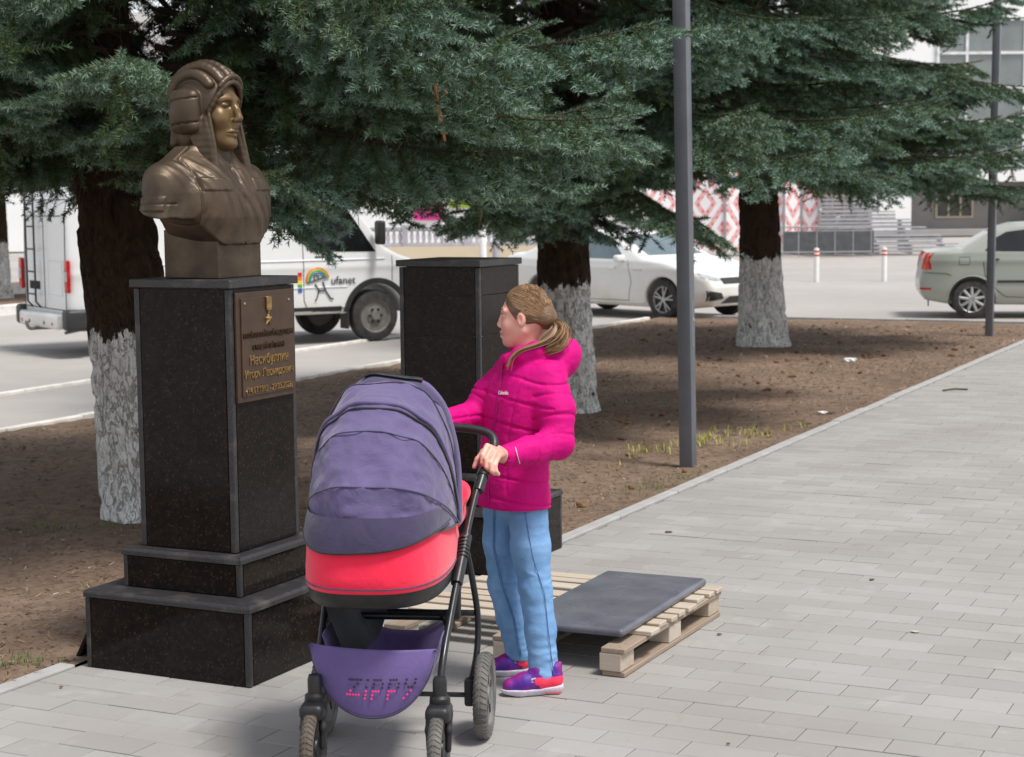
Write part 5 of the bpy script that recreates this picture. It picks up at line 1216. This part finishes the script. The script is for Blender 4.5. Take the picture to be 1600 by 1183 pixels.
# --- white van with the rainbow logo -------------------------------------------------
c = Car('white_van', (-6.20, 23.58), 57, 'white van with rear ladder and rainbow logo parked behind the pedestal',
        [(.02, .50), (0, .62), (0, 1.9), (.06, 2.16), (.25, 2.22), (3.7, 2.22), (4.05, 2.12), (4.62, 1.36), (4.85, 1.24), (5.35, 1.08), (5.47, .92), (5.5, .55), (5.42, .42), (4.9, .40), (.3, .46)],
        1.0, 1.2, .075, (1.57, 4.47), .37, h=.03, arch=.45, k=.10, taper=.10, paint=M_vanw)
for sg in (-1, 1):
    c.patch('side_window', M_glass_dk, 1, sg, [(3.42, 1.30), (4.46, 1.28)], [(3.42, 1.92), (4.02, 1.92)], .004)
    c.line('door_gap', M_gap, 1, sg, [(3.32, 2.0), (3.32, .62), (3.37, .50), (3.98, .50), (4.10, .62)], .007); c.line('door_gap', M_gap, 1, sg, [(4.72, 1.22), (4.72, .86)], .006)
    c.line('body_crease', M_vanw, 1, sg, [(.2, .80), (4.0, .80)], .012); c.line('body_crease', M_vanw, 1, sg, [(.2, 1.18), (4.6, 1.18)], .014)
    c.patch('sill_trim', M_trim, 1, sg, [(.4, .42), (3.9, .42)], [(.4, .53), (3.9, .53)], .012, 24, 3)
    c.patch('arch_trim', M_trim, 1, sg, [(4.47+.46*math.cos(a), .37+.46*math.sin(a)) for a in np.linspace(3.0, .05, 18)], [(4.47+.54*math.cos(a), .37+.54*math.sin(a)) for a in np.linspace(3.0, .05, 18)], .012, 30, 3)
    c.patch('air_slot', M_trim, 1, sg, [(3.5, 1.215), (3.68, 1.215)], [(3.5, 1.235), (3.68, 1.235)], .006, 5, 3); c.patch('air_slot', M_trim, 1, sg, [(3.74, 1.215), (3.92, 1.215)], [(3.74, 1.235), (3.92, 1.235)], .006, 5, 3)
    for xa in (1.57, 4.47): car_wheel(c.root, xa, sg*.86, .37, .20, 'steel')
    MB().box((4.45, sg*1.16, 1.55), (.10, .2, .34), .04, seg=3).build('mirror', M_trim, c.root, 40)
    tl = MB(); tl.box((-.012, sg*.93, 1.06), (.05, .13, .42), .015, seg=2); t_o = tl.build('tail_light', M_red, c.root, 40)
    MB().box((-.036, sg*.93, 1.06), (.02, .10, .13), .008).build('tail_light_lens', M_lampw, t_o)
    MB().box((.10, sg*.95, .50), (.36, .24, .27), .05, seg=3).build('corner_bumper', M_trim, c.root, 40)
    for y in (.30, .62): MB().box((-.125, sg*y, .44), (.012, .07, .05), .004).build('bumper_lamp', M_red if y > .5 else M_trim, c.root)
MB().box((-.06, 0, .47), (.14, 1.5, .20), .04, seg=3).build('rear_bumper', M_vanw, c.root, 40)
c.line('door_gap', M_gap, 0, -1, [(0, .62), (0, 2.05)], .008); c.line('door_gap', M_gap, 0, -1, [(-.82, .62), (-.82, 2.05), (.82, 2.05), (.82, .62), (-.82, .62)], .007)
for sg in (-1, 1): c.line('door_pressing', M_vanw, 0, -1, [(sg*.15, .8), (sg*.7, .8), (sg*.7, 1.25), (sg*.15, 1.25), (sg*.15, .8)], .012)
c.patch('plate_recess', M_gap, 0, -1, [(.18, .86), (.62, .86)], [(.18, .97), (.62, .97)], .004, 5, 3)
ld = empty('ladder', (0, 0, 0)); ld.parent = c.root
for y in (.12, .46): MB().tube([(-.02, y, .62), (-.09, y, .70), (-.09, y, 2.1), (-.05, y, 2.3), (.2, y, 2.34)], .014, 8).build('ladder_rail', M_trim, ld, 60)
for z in (.80, 1.1, 1.4, 1.7, 2.0): MB().tube([(-.09, .12, z), (-.09, .46, z)], .012, 8).build('ladder_rung', M_trim, ld, 60)
MB().tube(catmull([(.3, 0, .36), (-.10, 0, .36), (-.22, 0, .36), (-.26, 0, .41), (-.26, 0, .46)], 4), .025, 8).build('tow_hook', M_steelrim, c.root, 60)
MB().tube([(.5, -.6, .34), (.2, -.75, .36), (-.02, -.80, .33)], .022, 8).build('exhaust_pipe', M_steelrim, c.root, 60)
MB().box((4.02, -.86, .33), (.03, .24, .26), .01).build('mud_flap', M_trim, c.root)
lg = empty('logo', (0, 0, 0)); lg.parent = c.root
yl = -1.012
for i, col in enumerate([(222, 120, 50), (226, 200, 70), (90, 170, 90), (70, 150, 200)]):
    r = .175-.021*i
    MB().tube([(3.53+r*math.cos(a), yl, .90+r*math.sin(a)) for a in np.linspace(R(12), R(185), 22)], .0115, 6, flat=((0, 1, 0), .9)).build('rainbow_arc', pm('print_rainbow_%d' % i, hexc(*col), hexc(*col), 5, .4), lg, 60)
M_ink = pm('print_ink', (.03, .03, .035), None, 5, .5)
MB().tube([(3.51+.035*math.cos(a), yl, .94+.035*math.sin(a)) for a in np.linspace(0, 6.28, 14)], .007, 5).build('figure_head', M_ink, lg)
for pts in (((3.49, .85), (3.55, .76), (3.51, .64), (3.49, .62)), ((3.61, .88), (3.65, .76), (3.73, .64), (3.77, .64)), ((3.55, .76), (3.65, .76)), ((3.37, .87), (3.69, .96))): MB().tube([(x, yl, z) for x, z in pts], .010, 5).build('figure_limb', M_ink, lg)
link('lettering', text_mesh('ufanet', .16, .004, M_ink, .38, .0), lg, (3.93, yl, .84), (R(90), 0, 0))
for i, col in enumerate([(206, 40, 40), (236, 130, 40), (240, 215, 60), (80, 170, 80), (60, 90, 190)]): MB().box((3.26, yl+.006, .99-.055*i), (.06, .008, .055), 0).build('colour_bar', pm('print_bar_%d' % i, hexc(*col), hexc(*col), 5, .4), lg)
# ================================================================== BACKGROUND
M_plwhite = pm('plaster_white', (.86, .86, .85), (.82, .81, .80), .6, .8); M_plgrey = pm('plaster_warm_grey', (.36, .34, .32), (.31, .29, .275), .8, .85)
M_frame = pm('window_frame_white', (.78, .78, .78), None, 3, .5); M_pane = pm('window_pane', (.16, .18, .18), (.22, .24, .235), .7, .08, spec=.6); M_pane_d = pm('window_pane_dark', (.035, .038, .036), (.07, .07, .066), .8, .08, spec=.6)
M_cream = pm('plaster_cream', (.66, .55, .40), (.58, .48, .35), .9, .85); M_fgrey = pm('fence_concrete_grey', (.42, .41, .44), (.34, .33, .36), 2, .8)
M_metal = pm('grey_painted_steel', (.30, .30, .31), (.24, .24, .25), 5, .5); M_polegr = pm('lamp_post_anthracite', (.135, .142, .16), (.115, .122, .138), 5, .42, r2=.5)
# public building at right: white frame over a recessed grey ground floor
b = empty('public_building', (17, 88, 0)); tag(b, 'white building with large gridded windows over a grey ground floor at far right', 'building')
MB().box((14, 6, 1.3), (34, 10, 2.6)).build('ground_floor_wall', M_plgrey, b)
MB().box((14, 4.5, 7.2), (36, 11, 9.2)).build('upper_wall', M_plwhite, b)
MB().box((13, .4, .15), (40, 5, .3)).build('plinth', M_plgrey, b)
for x in (1.5, 9.5, 17.5): MB().box((x, -1.2, 1.6), (1.9, 1.0, 3.2)).build('pier', M_plwhite, b)
for x0 in (3.7, 10.7):
    w_ = empty('window', (x0+2.9, -1.06, 0)); w_.parent = b
    for i in range(4):
        for z0 in (3.95, 5.6, 7.25, 8.9): MB().box((-2.1+1.4*i, .03, z0+.75), (1.3, .04, 1.5)).build('pane', M_pane, w_)
    for i in range(5): MB().box((-2.8+1.4*i, -.02, 7.1), (.13, .1, 6.7)).build('mullion', M_frame, w_)
    for z in (3.85, 5.5, 7.15, 8.8, 10.4): MB().box((0, -.025, z), (5.73, .11, .13)).build('transom', M_frame, w_)
for x0 in (-1.2, 5.2, 12.5):
    w_ = empty('window', (x0, .97, 0)); w_.parent = b
    for i in range(3): MB().box((-.6+.6*i, 0, 1.45), (.5, .04, 1.05)).build('pane', M_pane_d, w_)
    for i in range(4): MB().box((-.9+.6*i, -.02, 1.45), (.09, .08, 1.2)).build('mullion', M_cream, w_)
    for z in (.87, 2.03): MB().box((0, -.025, z), (1.9, .09, .1)).build('transom', M_cream, w_)
hr = MB().tube([(-3.2, -2.2, 1.75), (-1.2, -2.6, .95)], .06, 6).tube([(-2.2, -2.4, 0.2), (-2.2, -2.4, 1.3)], .04, 6).tube([(-1.3, -2.58, .2), (-1.3, -2.58, .95)], .04, 6).build('stair_rail', M_frame, b)
# stage screens with a red ornament
s = NT('red_ornament_print'); v = s.coord('Object'); sp_ = s.n('SeparateXYZ', Vector=v); x_, z_ = sp_.outputs['X'], sp_.outputs['Z']
def tri(a, per): return s.math('ABSOLUTE', s.math('SUBTRACT', s.math('FRACT', s.math('DIVIDE', a, per)), .5))
dm = s.math('ADD', tri(x_, 1.15), tri(z_, 1.7)); rings = s.math('FRACT', s.math('MULTIPLY', dm, 3.0)); r1 = s.math('LESS_THAN', rings, .48)
dots = s.math('LESS_THAN', s.math('ADD', tri(x_, .16), tri(z_, .22)), .32); m_ = s.math('MULTIPLY', r1, s.math('ADD', .55, s.math('MULTIPLY', dots, .45)))
s.set(Base__Color=s.mix(m_, (.80, .78, .78), hexc(214, 96, 98)), Roughness=.6); M_orn = s.m
M_redp = pm('red_panel', hexc(190, 30, 36), hexc(170, 24, 30), 2, .5)
sg_ = empty('stage_screen', (8.2, 60.5, 0)); tag(sg_, 'white folding stage screen with red ornament behind the right tree', 'screen')
xs = [-3.6, -2.2, -.9, .35, 1.1, 1.75, 2.3]; ys = [0, .25, 0, .3, 0, .35, .1]
for i in range(6):
    dx, dy = xs[i+1]-xs[i], ys[i+1]-ys[i]; L_ = math.hypot(dx, dy)
    MB().box((0, 0, 2.7), (L_-.03, .06, 5.3)).build('panel', M_orn, sg_, loc=((xs[i]+xs[i+1])/2, (ys[i]+ys[i+1])/2, .06), rot=(0, 0, math.atan2(dy, dx)))
for i in range(7): MB().box((xs[i], ys[i]-.03, 2.75), (.07, .1, 5.5)).build('post', M_metal, sg_)
MB().box((-.6, .15, 5.85), (7, .5, .7), .02).build('fascia', M_redp, sg_)
# slatted grandstand steps
gs = empty('slatted_steps', (12.7, 61.5, 0)); tag(gs, 'grey slatted grandstand steps beside the white building', 'grandstand')
M_slat = pm('grey_slat_wood', (.40, .39, .40), (.32, .31, .32), 3, .75)
for i in range(7):
    x0 = -2.6; x1 = 2.4-.42*i
    for k in range(2): MB().box(((x0+x1)/2, -1.6+.55*i+.2*k, .32+.27*i), (x1-x0, .15, .05), .006).build('tread_slat', M_slat, gs)
    for k in range(2): MB().box(((x0+x1)/2, -1.72+.55*i, .09+.27*i+.12*k), (x1-x0, .04, .085), .004).build('riser_slat', M_slat, gs)
    for x in np.arange(x0+.1, x1, 1.1): MB().box((x, -1.6+.55*i+.1, .145+.135*i), (.07, .36, .29+.27*i)).build('support', M_metal, gs)
# crowd barrier
br = empty('crowd_barrier', (10.4, 58.6, 0)); tag(br, 'low grey steel barrier in front of the grandstand steps', 'barrier')
for z in (.12, .95): MB().tube([(-1.5, 0, z), (1.5, 0, z)], .025, 6).build('rail', M_metal, br, 60)
for x in np.linspace(-1.5, 1.5, 6): MB().tube([(x, 0, -.04), (x, 0, .95)], .02, 6).build('upright', M_metal, br, 60)
MB().box((.2, .6, .42), (3.0, .05, .75)).build('dark_netting', pm('dark_netting', (.10, .105, .11), None, 5, .8), br)
# bollards
M_bolw = pm('bollard_white', (.80, .79, .77), (.72, .70, .67), 9, .5); M_bolr = pm('bollard_red', hexc(214, 62, 52), None, 9, .5)
for (x, y), lab in zip(((7.17, 41.6), (8.76, 41.6)), ('white bollard with red bands, the one nearer the tree trunk', 'white bollard with red bands, the one nearer the silver green sedan')):
    o = empty('bollard', (x, y, -.06)); tag(o, lab, 'bollard', 'white bollards on the asphalt')
    MB().lathe([(.062, 0), (.062, .76), (.056, .79), (.03, .80)], 20).build('bollard_post', M_bolw, o, 40)
    for z in (.63, .72): MB().lathe([(.062, z-.022), (.0655, z-.02), (.0655, z+.02), (.062, z+.022)], 20).build('red_band', M_bolr, o, 40)
# pierced concrete fence on a cream wall, white shop behind
fc = empty('pierced_fence', (-2.4, 57, 0)); tag(fc, 'grey pierced concrete fence on a cream wall beyond the van', 'fence')
MB().box((0, 0, .2), (14, .3, .56)).build('base_wall', M_cream, fc)
for z in (.52, 1.06): MB().box((0, 0, z), (13.9, .14, .09), .01).build('rail', M_fgrey, fc)
for i in range(8): MB().box((-6.9+1.97*i, 0, .82), (.18, .2, .72), .01).build('post', M_fgrey, fc)
rg_ = MB()
for i in range(72):
    x = -6.75+.19*i
    rg_.tube([(x+.13*math.cos(a), 0, .79+.22*math.sin(a)) for a in np.linspace(0, 2*math.pi, 15)[:-1]], .03, 5, closed=True)
tag(rg_.build('ring_lattice', M_fgrey, fc, 60), kind='stuff')
sh = empty('shop_building', (-7, 74, 0)); tag(sh, 'long white shop building with a pink and lime sign in the background', 'building')
MB().box((-2, 4, 2.6), (26, 8, 5.2)).build('wall', M_plwhite, sh); MB().box((-2, 3.9, 5.3), (26.6, 8.6, .3)).build('roof_edge', M_plgrey, sh)
MB().box((3.6, -.06, 1.9), (1.2, .1, 1.5)).build('sign', pm('sign_pink', hexc(226, 40, 150), None, 3, .5), sh); MB().box((5.3, -.06, 2.1), (1.7, .1, .9)).build('sign', pm('sign_lime', hexc(150, 180, 60), hexc(70, 80, 40), 1.2, .5), sh)
for x in (-11, -7, -3): MB().box((x, -.03, 2.2), (2.2, .1, 1.5)).build('window', M_pane_d, sh)
bm_ = empty('apartment_block', (-38, 95, 0)); tag(bm_, 'pale apartment block far behind the van on the left', 'building'); MB().box((0, 5, 6), (40, 10, 12)).build('wall', pm('plaster_pale', (.62, .60, .56), (.55, .53, .5), .5, .85), bm_)
for i in range(9):
    for k in range(3): MB().box((-17+4.2*i, -.03, 2.4+3.2*k), (1.6, .1, 1.5)).build('window', M_pane_d, bm_)
for (x, y, h_, m, lab) in ((-.78, 50, 1.5, M_bolw, 'white post beside the pierced fence'), (-.40, 49, 1.35, M_fgrey, 'grey post beside the pierced fence')):
    tag(MB().lathe([(.10, -.06), (.10, h_), (.07, h_+.04), (.02, h_+.05)], 14, 'z', (x, y, 0)).build('boundary_post', m, None, 40), lab, 'post')
# lamp posts
def lamp_post(loc, lab, lean):
    o = empty('lamp_post', loc, -YAW); tag(o, lab, 'lamp post', 'square grey lamp posts along the path'); o.rotation_euler = (lean[0], lean[1], -YAW)
    MB().box((0, 0, 2.9), (.1, .1, 5.9), .006, seg=2).build('post', M_polegr, o, 40)
    MB().box((.0505, .004, 1.05), (.004, .058, .34), .0015).build('access_hatch', M_polegr, o); MB().box((.054, .01, 1.08), (.006, .02, .024), .002).build('hatch_lock', M_alloy, o)
    MB().box((.35, 0, 5.86), (.62, .2, .06), .01).build('lamp_head', M_polegr, o)
lamp_post((1.262, 12.62, -.02), 'square grey lamp post near the path, standing just right of the person', (0, R(-.9), 0)); lamp_post((6.57, 24.3, -.02), 'square grey lamp post farther off, in front of the silver green sedan', (0, R(.5), 0))
# ================================================================== PALLET AND SLAB
s = NT('pallet_wood'); v = s.coord('Object', (.35, 6, 6)); oi = s.n('ObjectInfo').outputs['Random']; n = s.noise(v, 6, 6, .65, 1.2)
c = s.mix(s.ramp(n, [(.3, (0, 0, 0)), (.7, (1, 1, 1))]), (.50, .42, .33), (.34, .27, .20)); c = s.mix(s.math('MULTIPLY', oi, .5), c, (.58, .53, .46))
s.set(Base__Color=c, Roughness=.85); s.bump(n, .3, .006); M_wood = s.m
s = NT('pallet_wood_y'); v = s.coord('Object', (6, .35, 6)); oi = s.n('ObjectInfo').outputs['Random']; n = s.noise(v, 6, 6, .65, 1.2)
c = s.mix(s.ramp(n, [(.3, (0, 0, 0)), (.7, (1, 1, 1))]), (.34, .26, .19), (.23, .17, .125)); c = s.mix(s.math('MULTIPLY', oi, .4), c, (.36, .29, .22))
s.set(Base__Color=c, Roughness=.85); s.bump(n, .3, .006); M_wood2 = s.m
pal = empty('wooden_pallet', PL(-3.205, 7.06), -YAW); tag(pal, 'wooden pallet lying on the pavers behind the person and the stroller', 'pallet')
def wj(a): return a*rng.normal()
for x in (-.50, .02, .51):
    MB().box((x, 0, .012), (.10, 1.17, .020), .003).build('bottom_board', M_wood2, pal)
    MB().box((x, 0, .1085), (.105, 1.18, .021), .003).build('stringer_board', M_wood2, pal)
    for y in (-.52, .0, .52): MB().box((x+wj(.004), y, .060), (.097, .14, .0745), .004).build('block', M_wood, pal)
for y, w in ((-.30, .095), (-.165, .085), (-.05, .07), (.05, .075), (.17, .10), (.33, .095), (.45, .07), (.545, .08)):
    MB().box((wj(.008), y, .1295), (1.13+wj(.01), w, .020), .003).build('deck_slat', M_wood, pal, rot=(0, 0, wj(.006)))
for x in (.49, .53):
    for y in (-.56, -.50): MB().lathe([(.0001, .1205), (.004, .1203), (.0045, .119)], 8, 'z', (x, y, 0)).build('nail', M_steelrim, pal)
M_slab = pm('grey_stone_slab', hexc(104, 106, 114), hexc(86, 88, 96), 5, .26, .08, 30, r2=.42)
sb = SDF((-.28, -.59, -.03), (.28, .59, .03), .006); sb.rbox((0, 0, 0), (.50, 1.10, .036), .017, 0)
V, Q = sb.surface(1); so_ = link('stone_slab', mesh_np('stone_slab', V, Q, M_slab, True), None, PL(-2.945, 7.09, .1585), (R(-.3), 0, -YAW+R(1.5))); tag(so_, 'polished dark grey stone slab with rounded edge lying on the pallet', 'stone slab')
# ================================================================== SMALL THINGS ON THE GROUND
M_cone = pm('cone_scales', (.22, .105, .045), (.13, .065, .03), 60, .8)
cm = MB(); cm.lathe([(.001, -.045), (.012, -.04), (.0165, -.02), (.017, 0), (.014, .022), (.008, .04), (.001, .047)], 9, 'x')
for k in range(46):
    t = k/46; a = k*2.399; x = -.042+.084*t; r = .0165*math.sin(math.pi*(.12+.8*t))**.6
    cm.add([(x, r*math.cos(a-.25), r*math.sin(a-.25)), (x, r*math.cos(a+.25), r*math.sin(a+.25)), (x+.012, (r+.006)*math.cos(a), (r+.006)*math.sin(a))], [(0, 1, 2)])
cone_me = cm.mesh('spruce_cone', M_cone)
spots = [(-6.933, 20.0), (-7.11, 20.13), (-6.72, 19.82), (-6.12, 20.1), (-6.0, 20.43), (-5.36, 20.65), (-5.53, 18.3), (-5.67, 17.57), (-5.79, 14.1), (-5.69, 14.0), (-5.7, 14.63)]
rg2 = np.random.default_rng(77)
while len(spots) < 95:
    x, y = rg2.uniform(-9.8, -4.3), rg2.uniform(9.5, 26.5)
    if math.hypot(x+6.5, y-14.7) > .5 and math.hypot(x+7.07, y-22.1) > .5: spots.append((x, y))
for x, y in spots:
    z = float(soil_h(np.array([[x, y, 0]]))[0])+.012; k = rg2.uniform(.65, 1.15)
    o = link('spruce_cone', cone_me, None, PL(x, y, z), (rg2.uniform(0, 6), rg2.normal()*.2, rg2.uniform(0, 6))); o.scale = (k, k*1.1, k*1.1); tag(o, 'brown fallen spruce cone lying on the soil bed', 'cone', 'fallen spruce cones on the soil')
# needle and bark litter
s = NT('needle_litter'); isl = s.n('NewGeometry').outputs['Random Per Island']; s.set(Base__Color=s.ramp(isl, [(0, (.09, .052, .032)), (.35, (.18, .11, .066)), (.7, (.27, .175, .11)), (.92, (.13, .09, .065)), (1, (.40, .33, .26))]), Roughness=.9); M_litter = s.m
N = 52000; y = 4+22.5*rg2.random(N)**1.5; x = np.where(y < JOG, rg2.uniform(-10.2, KERB_A-.06, N), rg2.uniform(-10.2, KERB_B-.10, N)); P = np.stack([x, y, np.zeros(N)], 1); P[:, 2] = soil_h(P)+.003
ang = rg2.uniform(0, math.pi, N); ln = rg2.uniform(.010, .035, N)*(1+.03*y); wd = rg2.uniform(.0014, .0042, N)*(1+.06*y); tl = rg2.normal(0, .25, N)
d = np.stack([np.cos(ang), np.sin(ang), tl], 1)*ln[:, None]; q = np.stack([-np.sin(ang), np.cos(ang), rg2.normal(0, .3, N)], 1)*wd[:, None]
V = np.stack([P-q, P+q, P+d+q*.6, P+d-q*.6], 1).reshape(-1, 3); V[:, 2] = np.maximum(V[:, 2], -.02)
Vw = np.stack([V[:, 0]*EX.x+V[:, 1]*EY.x, V[:, 0]*EX.y+V[:, 1]*EY.y, V[:, 2]], 1)
tag(link('needle_litter', mesh_np('needle_litter', Vw, np.arange(4*N).reshape(-1, 4), M_litter)), 'brown needles and bark bits strewn over the soil bed', 'litter', kind='stuff')
# clods
M_clod = pm('soil_clod', (.10, .066, .046), (.17, .115, .08), 30, .95)
cl = MB()
for i in range(420):
    y_ = 4.5+16*rg2.random()**1.4; x_ = rg2.uniform(-9.8, KERB_A-.1 if y_ < JOG else KERB_B-.15); r = rg2.uniform(.006, .022); z_ = float(soil_h(np.array([[x_, y_, 0]]))[0]); p = PL(x_, y_, z_)
    cl.lathe([(.0001, -r*.4), (r*rg2.uniform(.7, 1.1), 0), (r*.7, r*.45), (.0001, r*.6)], 6, 'z', p)
tag(cl.build('soil_clods', M_clod, None, 60), 'small dark clods scattered over the soil bed', 'clods', kind='stuff')
# grass blades and spring shoots
def blades(name, patches, hgt, wid, mat, label, seed, cat):
    r_ = np.random.default_rng(seed); V = []; F = []
    for (lx, ly, sx_, sy_, n) in patches:
        for i in range(n):
            x_, y_ = lx+r_.normal()*sx_, ly+r_.normal()*sy_
            if x_ > (KERB_A-.05 if y_ < JOG else KERB_B-.1): continue
            z_ = float(soil_h(np.array([[x_, y_, 0]]))[0]); a = r_.uniform(0, 6.28); h = hgt*r_.uniform(.5, 1.3); w = wid*r_.uniform(.6, 1.3); ln_ = h*r_.uniform(.2, .7)
            u = np.array((math.cos(a), math.sin(a))); p = np.array((-u[1], u[0])); b = len(V)
            for t in (0, .5, 1): 
                c_ = np.array((x_, y_))+u*ln_*t*t; ww = w*(1-.85*t)
                V.append((*(c_-p*ww), z_+h*t-.3*ln_*t*t)); V.append((*(c_+p*ww), z_+h*t-.3*ln_*t*t))
            F += [(b, b+1, b+3, b+2), (b+2, b+3, b+5, b+4)]
    V = np.array(V); Vw = np.stack([V[:, 0]*EX.x+V[:, 1]*EY.x, V[:, 0]*EX.y+V[:, 1]*EY.y, V[:, 2]], 1)
    tag(link(name, mesh_np(name, Vw, np.array(F), mat)), label, cat, kind='stuff')
s = NT('spring_shoots'); isl = s.n('NewGeometry').outputs['Random Per Island']; s.set(Base__Color=s.ramp(isl, [(0, (.30, .33, .045)), (.6, (.42, .42, .08)), (1, (.48, .43, .16))]), Roughness=.6); M_shoot = s.m
s = NT('grass_blades'); isl = s.n('NewGeometry').outputs['Random Per Island']; s.set(Base__Color=s.ramp(isl, [(0, (.07, .14, .025)), (.7, (.13, .21, .045)), (1, (.24, .24, .09))]), Roughness=.6); M_grass = s.m
pt_ = []
for i in range(46):
    t = rg2.random(); pt_.append((-5.15+.85*t+rg2.normal()*.10, 11.85+2.5*t+rg2.normal()*.22, .035, .04, rg2.integers(3, 8)))
blades('spring_shoots', pt_, .06, .0055, M_shoot, 'yellow green young shoots sprouting round the near lamp post', 4, 'shoots')
gp = [(-5.10, 5.60, .07, .09, 90), (-5.0, 5.72, .04, .05, 30), (-7.05, 8.13, .12, .10, 60), (-6.7, 8.3, .1, .1, 30), (-4.30, 10.9, .08, .16, 80), (-4.2, 11.4, .06, .16, 60), (-4.5, 9.9, .06, .12, 40), (-5.6, 7.0, .1, .1, 25)]
for i in range(26): gp.append((rg2.uniform(-8.5, -4.25), rg2.uniform(12, 26), .12, .25, 22))
blades('grass_tufts', gp, .04, .0028, M_grass, 'thin green grass tufts scattered over the soil bed', 5, 'grass')
# scraps
M_paper = pm('crumpled_paper', (.75, .75, .74), (.6, .6, .6), 30, .8); M_leaf = pm('dry_leaf', (.16, .10, .06), (.10, .065, .04), 50, .85)
def scrap(name, lx, ly, r, mat, label, cat, seed, flat=.5, zb=0):
    r_ = np.random.default_rng(seed); m = MB(); n = 12
    V = [(0, 0, r*flat*.9)]+[(r*r_.uniform(.6, 1.2)*math.cos(2*math.pi*i/n), r*r_.uniform(.5, .9)*math.sin(2*math.pi*i/n), r*flat*r_.uniform(.2, .8)) for i in range(n)]+[(r*r_.uniform(.6, 1.)*math.cos(2*math.pi*i/n), r*r_.uniform(.5, .9)*math.sin(2*math.pi*i/n), 0) for i in range(n)]
    F = [(0, 1+i, 1+(i+1) % n) for i in range(n)]+[(1+i, 1+n+i, 1+n+(i+1) % n, 1+(i+1) % n) for i in range(n)]+[tuple(range(1+n, 1+2*n))]
    m.add(V, F); tag(m.build(name, mat, None, loc=PL(lx, ly, zb+.004)), label, cat)
scrap('paper_scrap', -5.44, 20.27, .10, M_paper, 'crumpled white bag lying on the soil right of the farthest trunk', 'litter', 1, .45, .01)
scrap('paper_scrap', -4.33, 15.27, .05, M_paper, 'small white paper scrap on the soil near the path edge', 'litter', 2, .4, .01)
scrap('dark_scrap', -4.27, 15.33, .04, M_leaf, 'dark crumpled scrap beside the small white paper', 'litter', 9, .4, .01)
scrap('dry_leaf', -3.59, 9.47, .022, M_leaf, 'dark curled leaf on the pavers beyond the pallet', 'leaf', 3)
scrap('dry_leaf', -2.20, 8.67, .014, M_leaf, 'small brown leaf on the pavers right of the pallet corner', 'leaf', 4)
scrap('wood_chip', -1.755, 7.694, .02, M_wood, 'flat wood chip on the pavers at right', 'wood chip', 5, .2)
scrap('dry_leaf', -2.53, 7.30, .012, M_leaf, 'tiny dark crumb beside the pallet side', 'leaf', 6)
scrap('pebble', -1.98, 5.81, .008, M_leaf, 'tiny dark pebble on the front pavers at right', 'pebble', 7, .7)
scrap('pebble', -4.65, 5.44, .009, M_leaf, 'tiny dark pebble on the pavers left of the pedestal', 'pebble', 8, .7)
tag(MB().tube([PL(-3.75, 17.5, .012), PL(-3.66, 17.62, .018), PL(-3.55, 17.70, .010)], .009, 6).build('twig', M_twig if 'M_twig' in globals() else M_leaf), 'bent twig lying on the far pavers', 'twig')
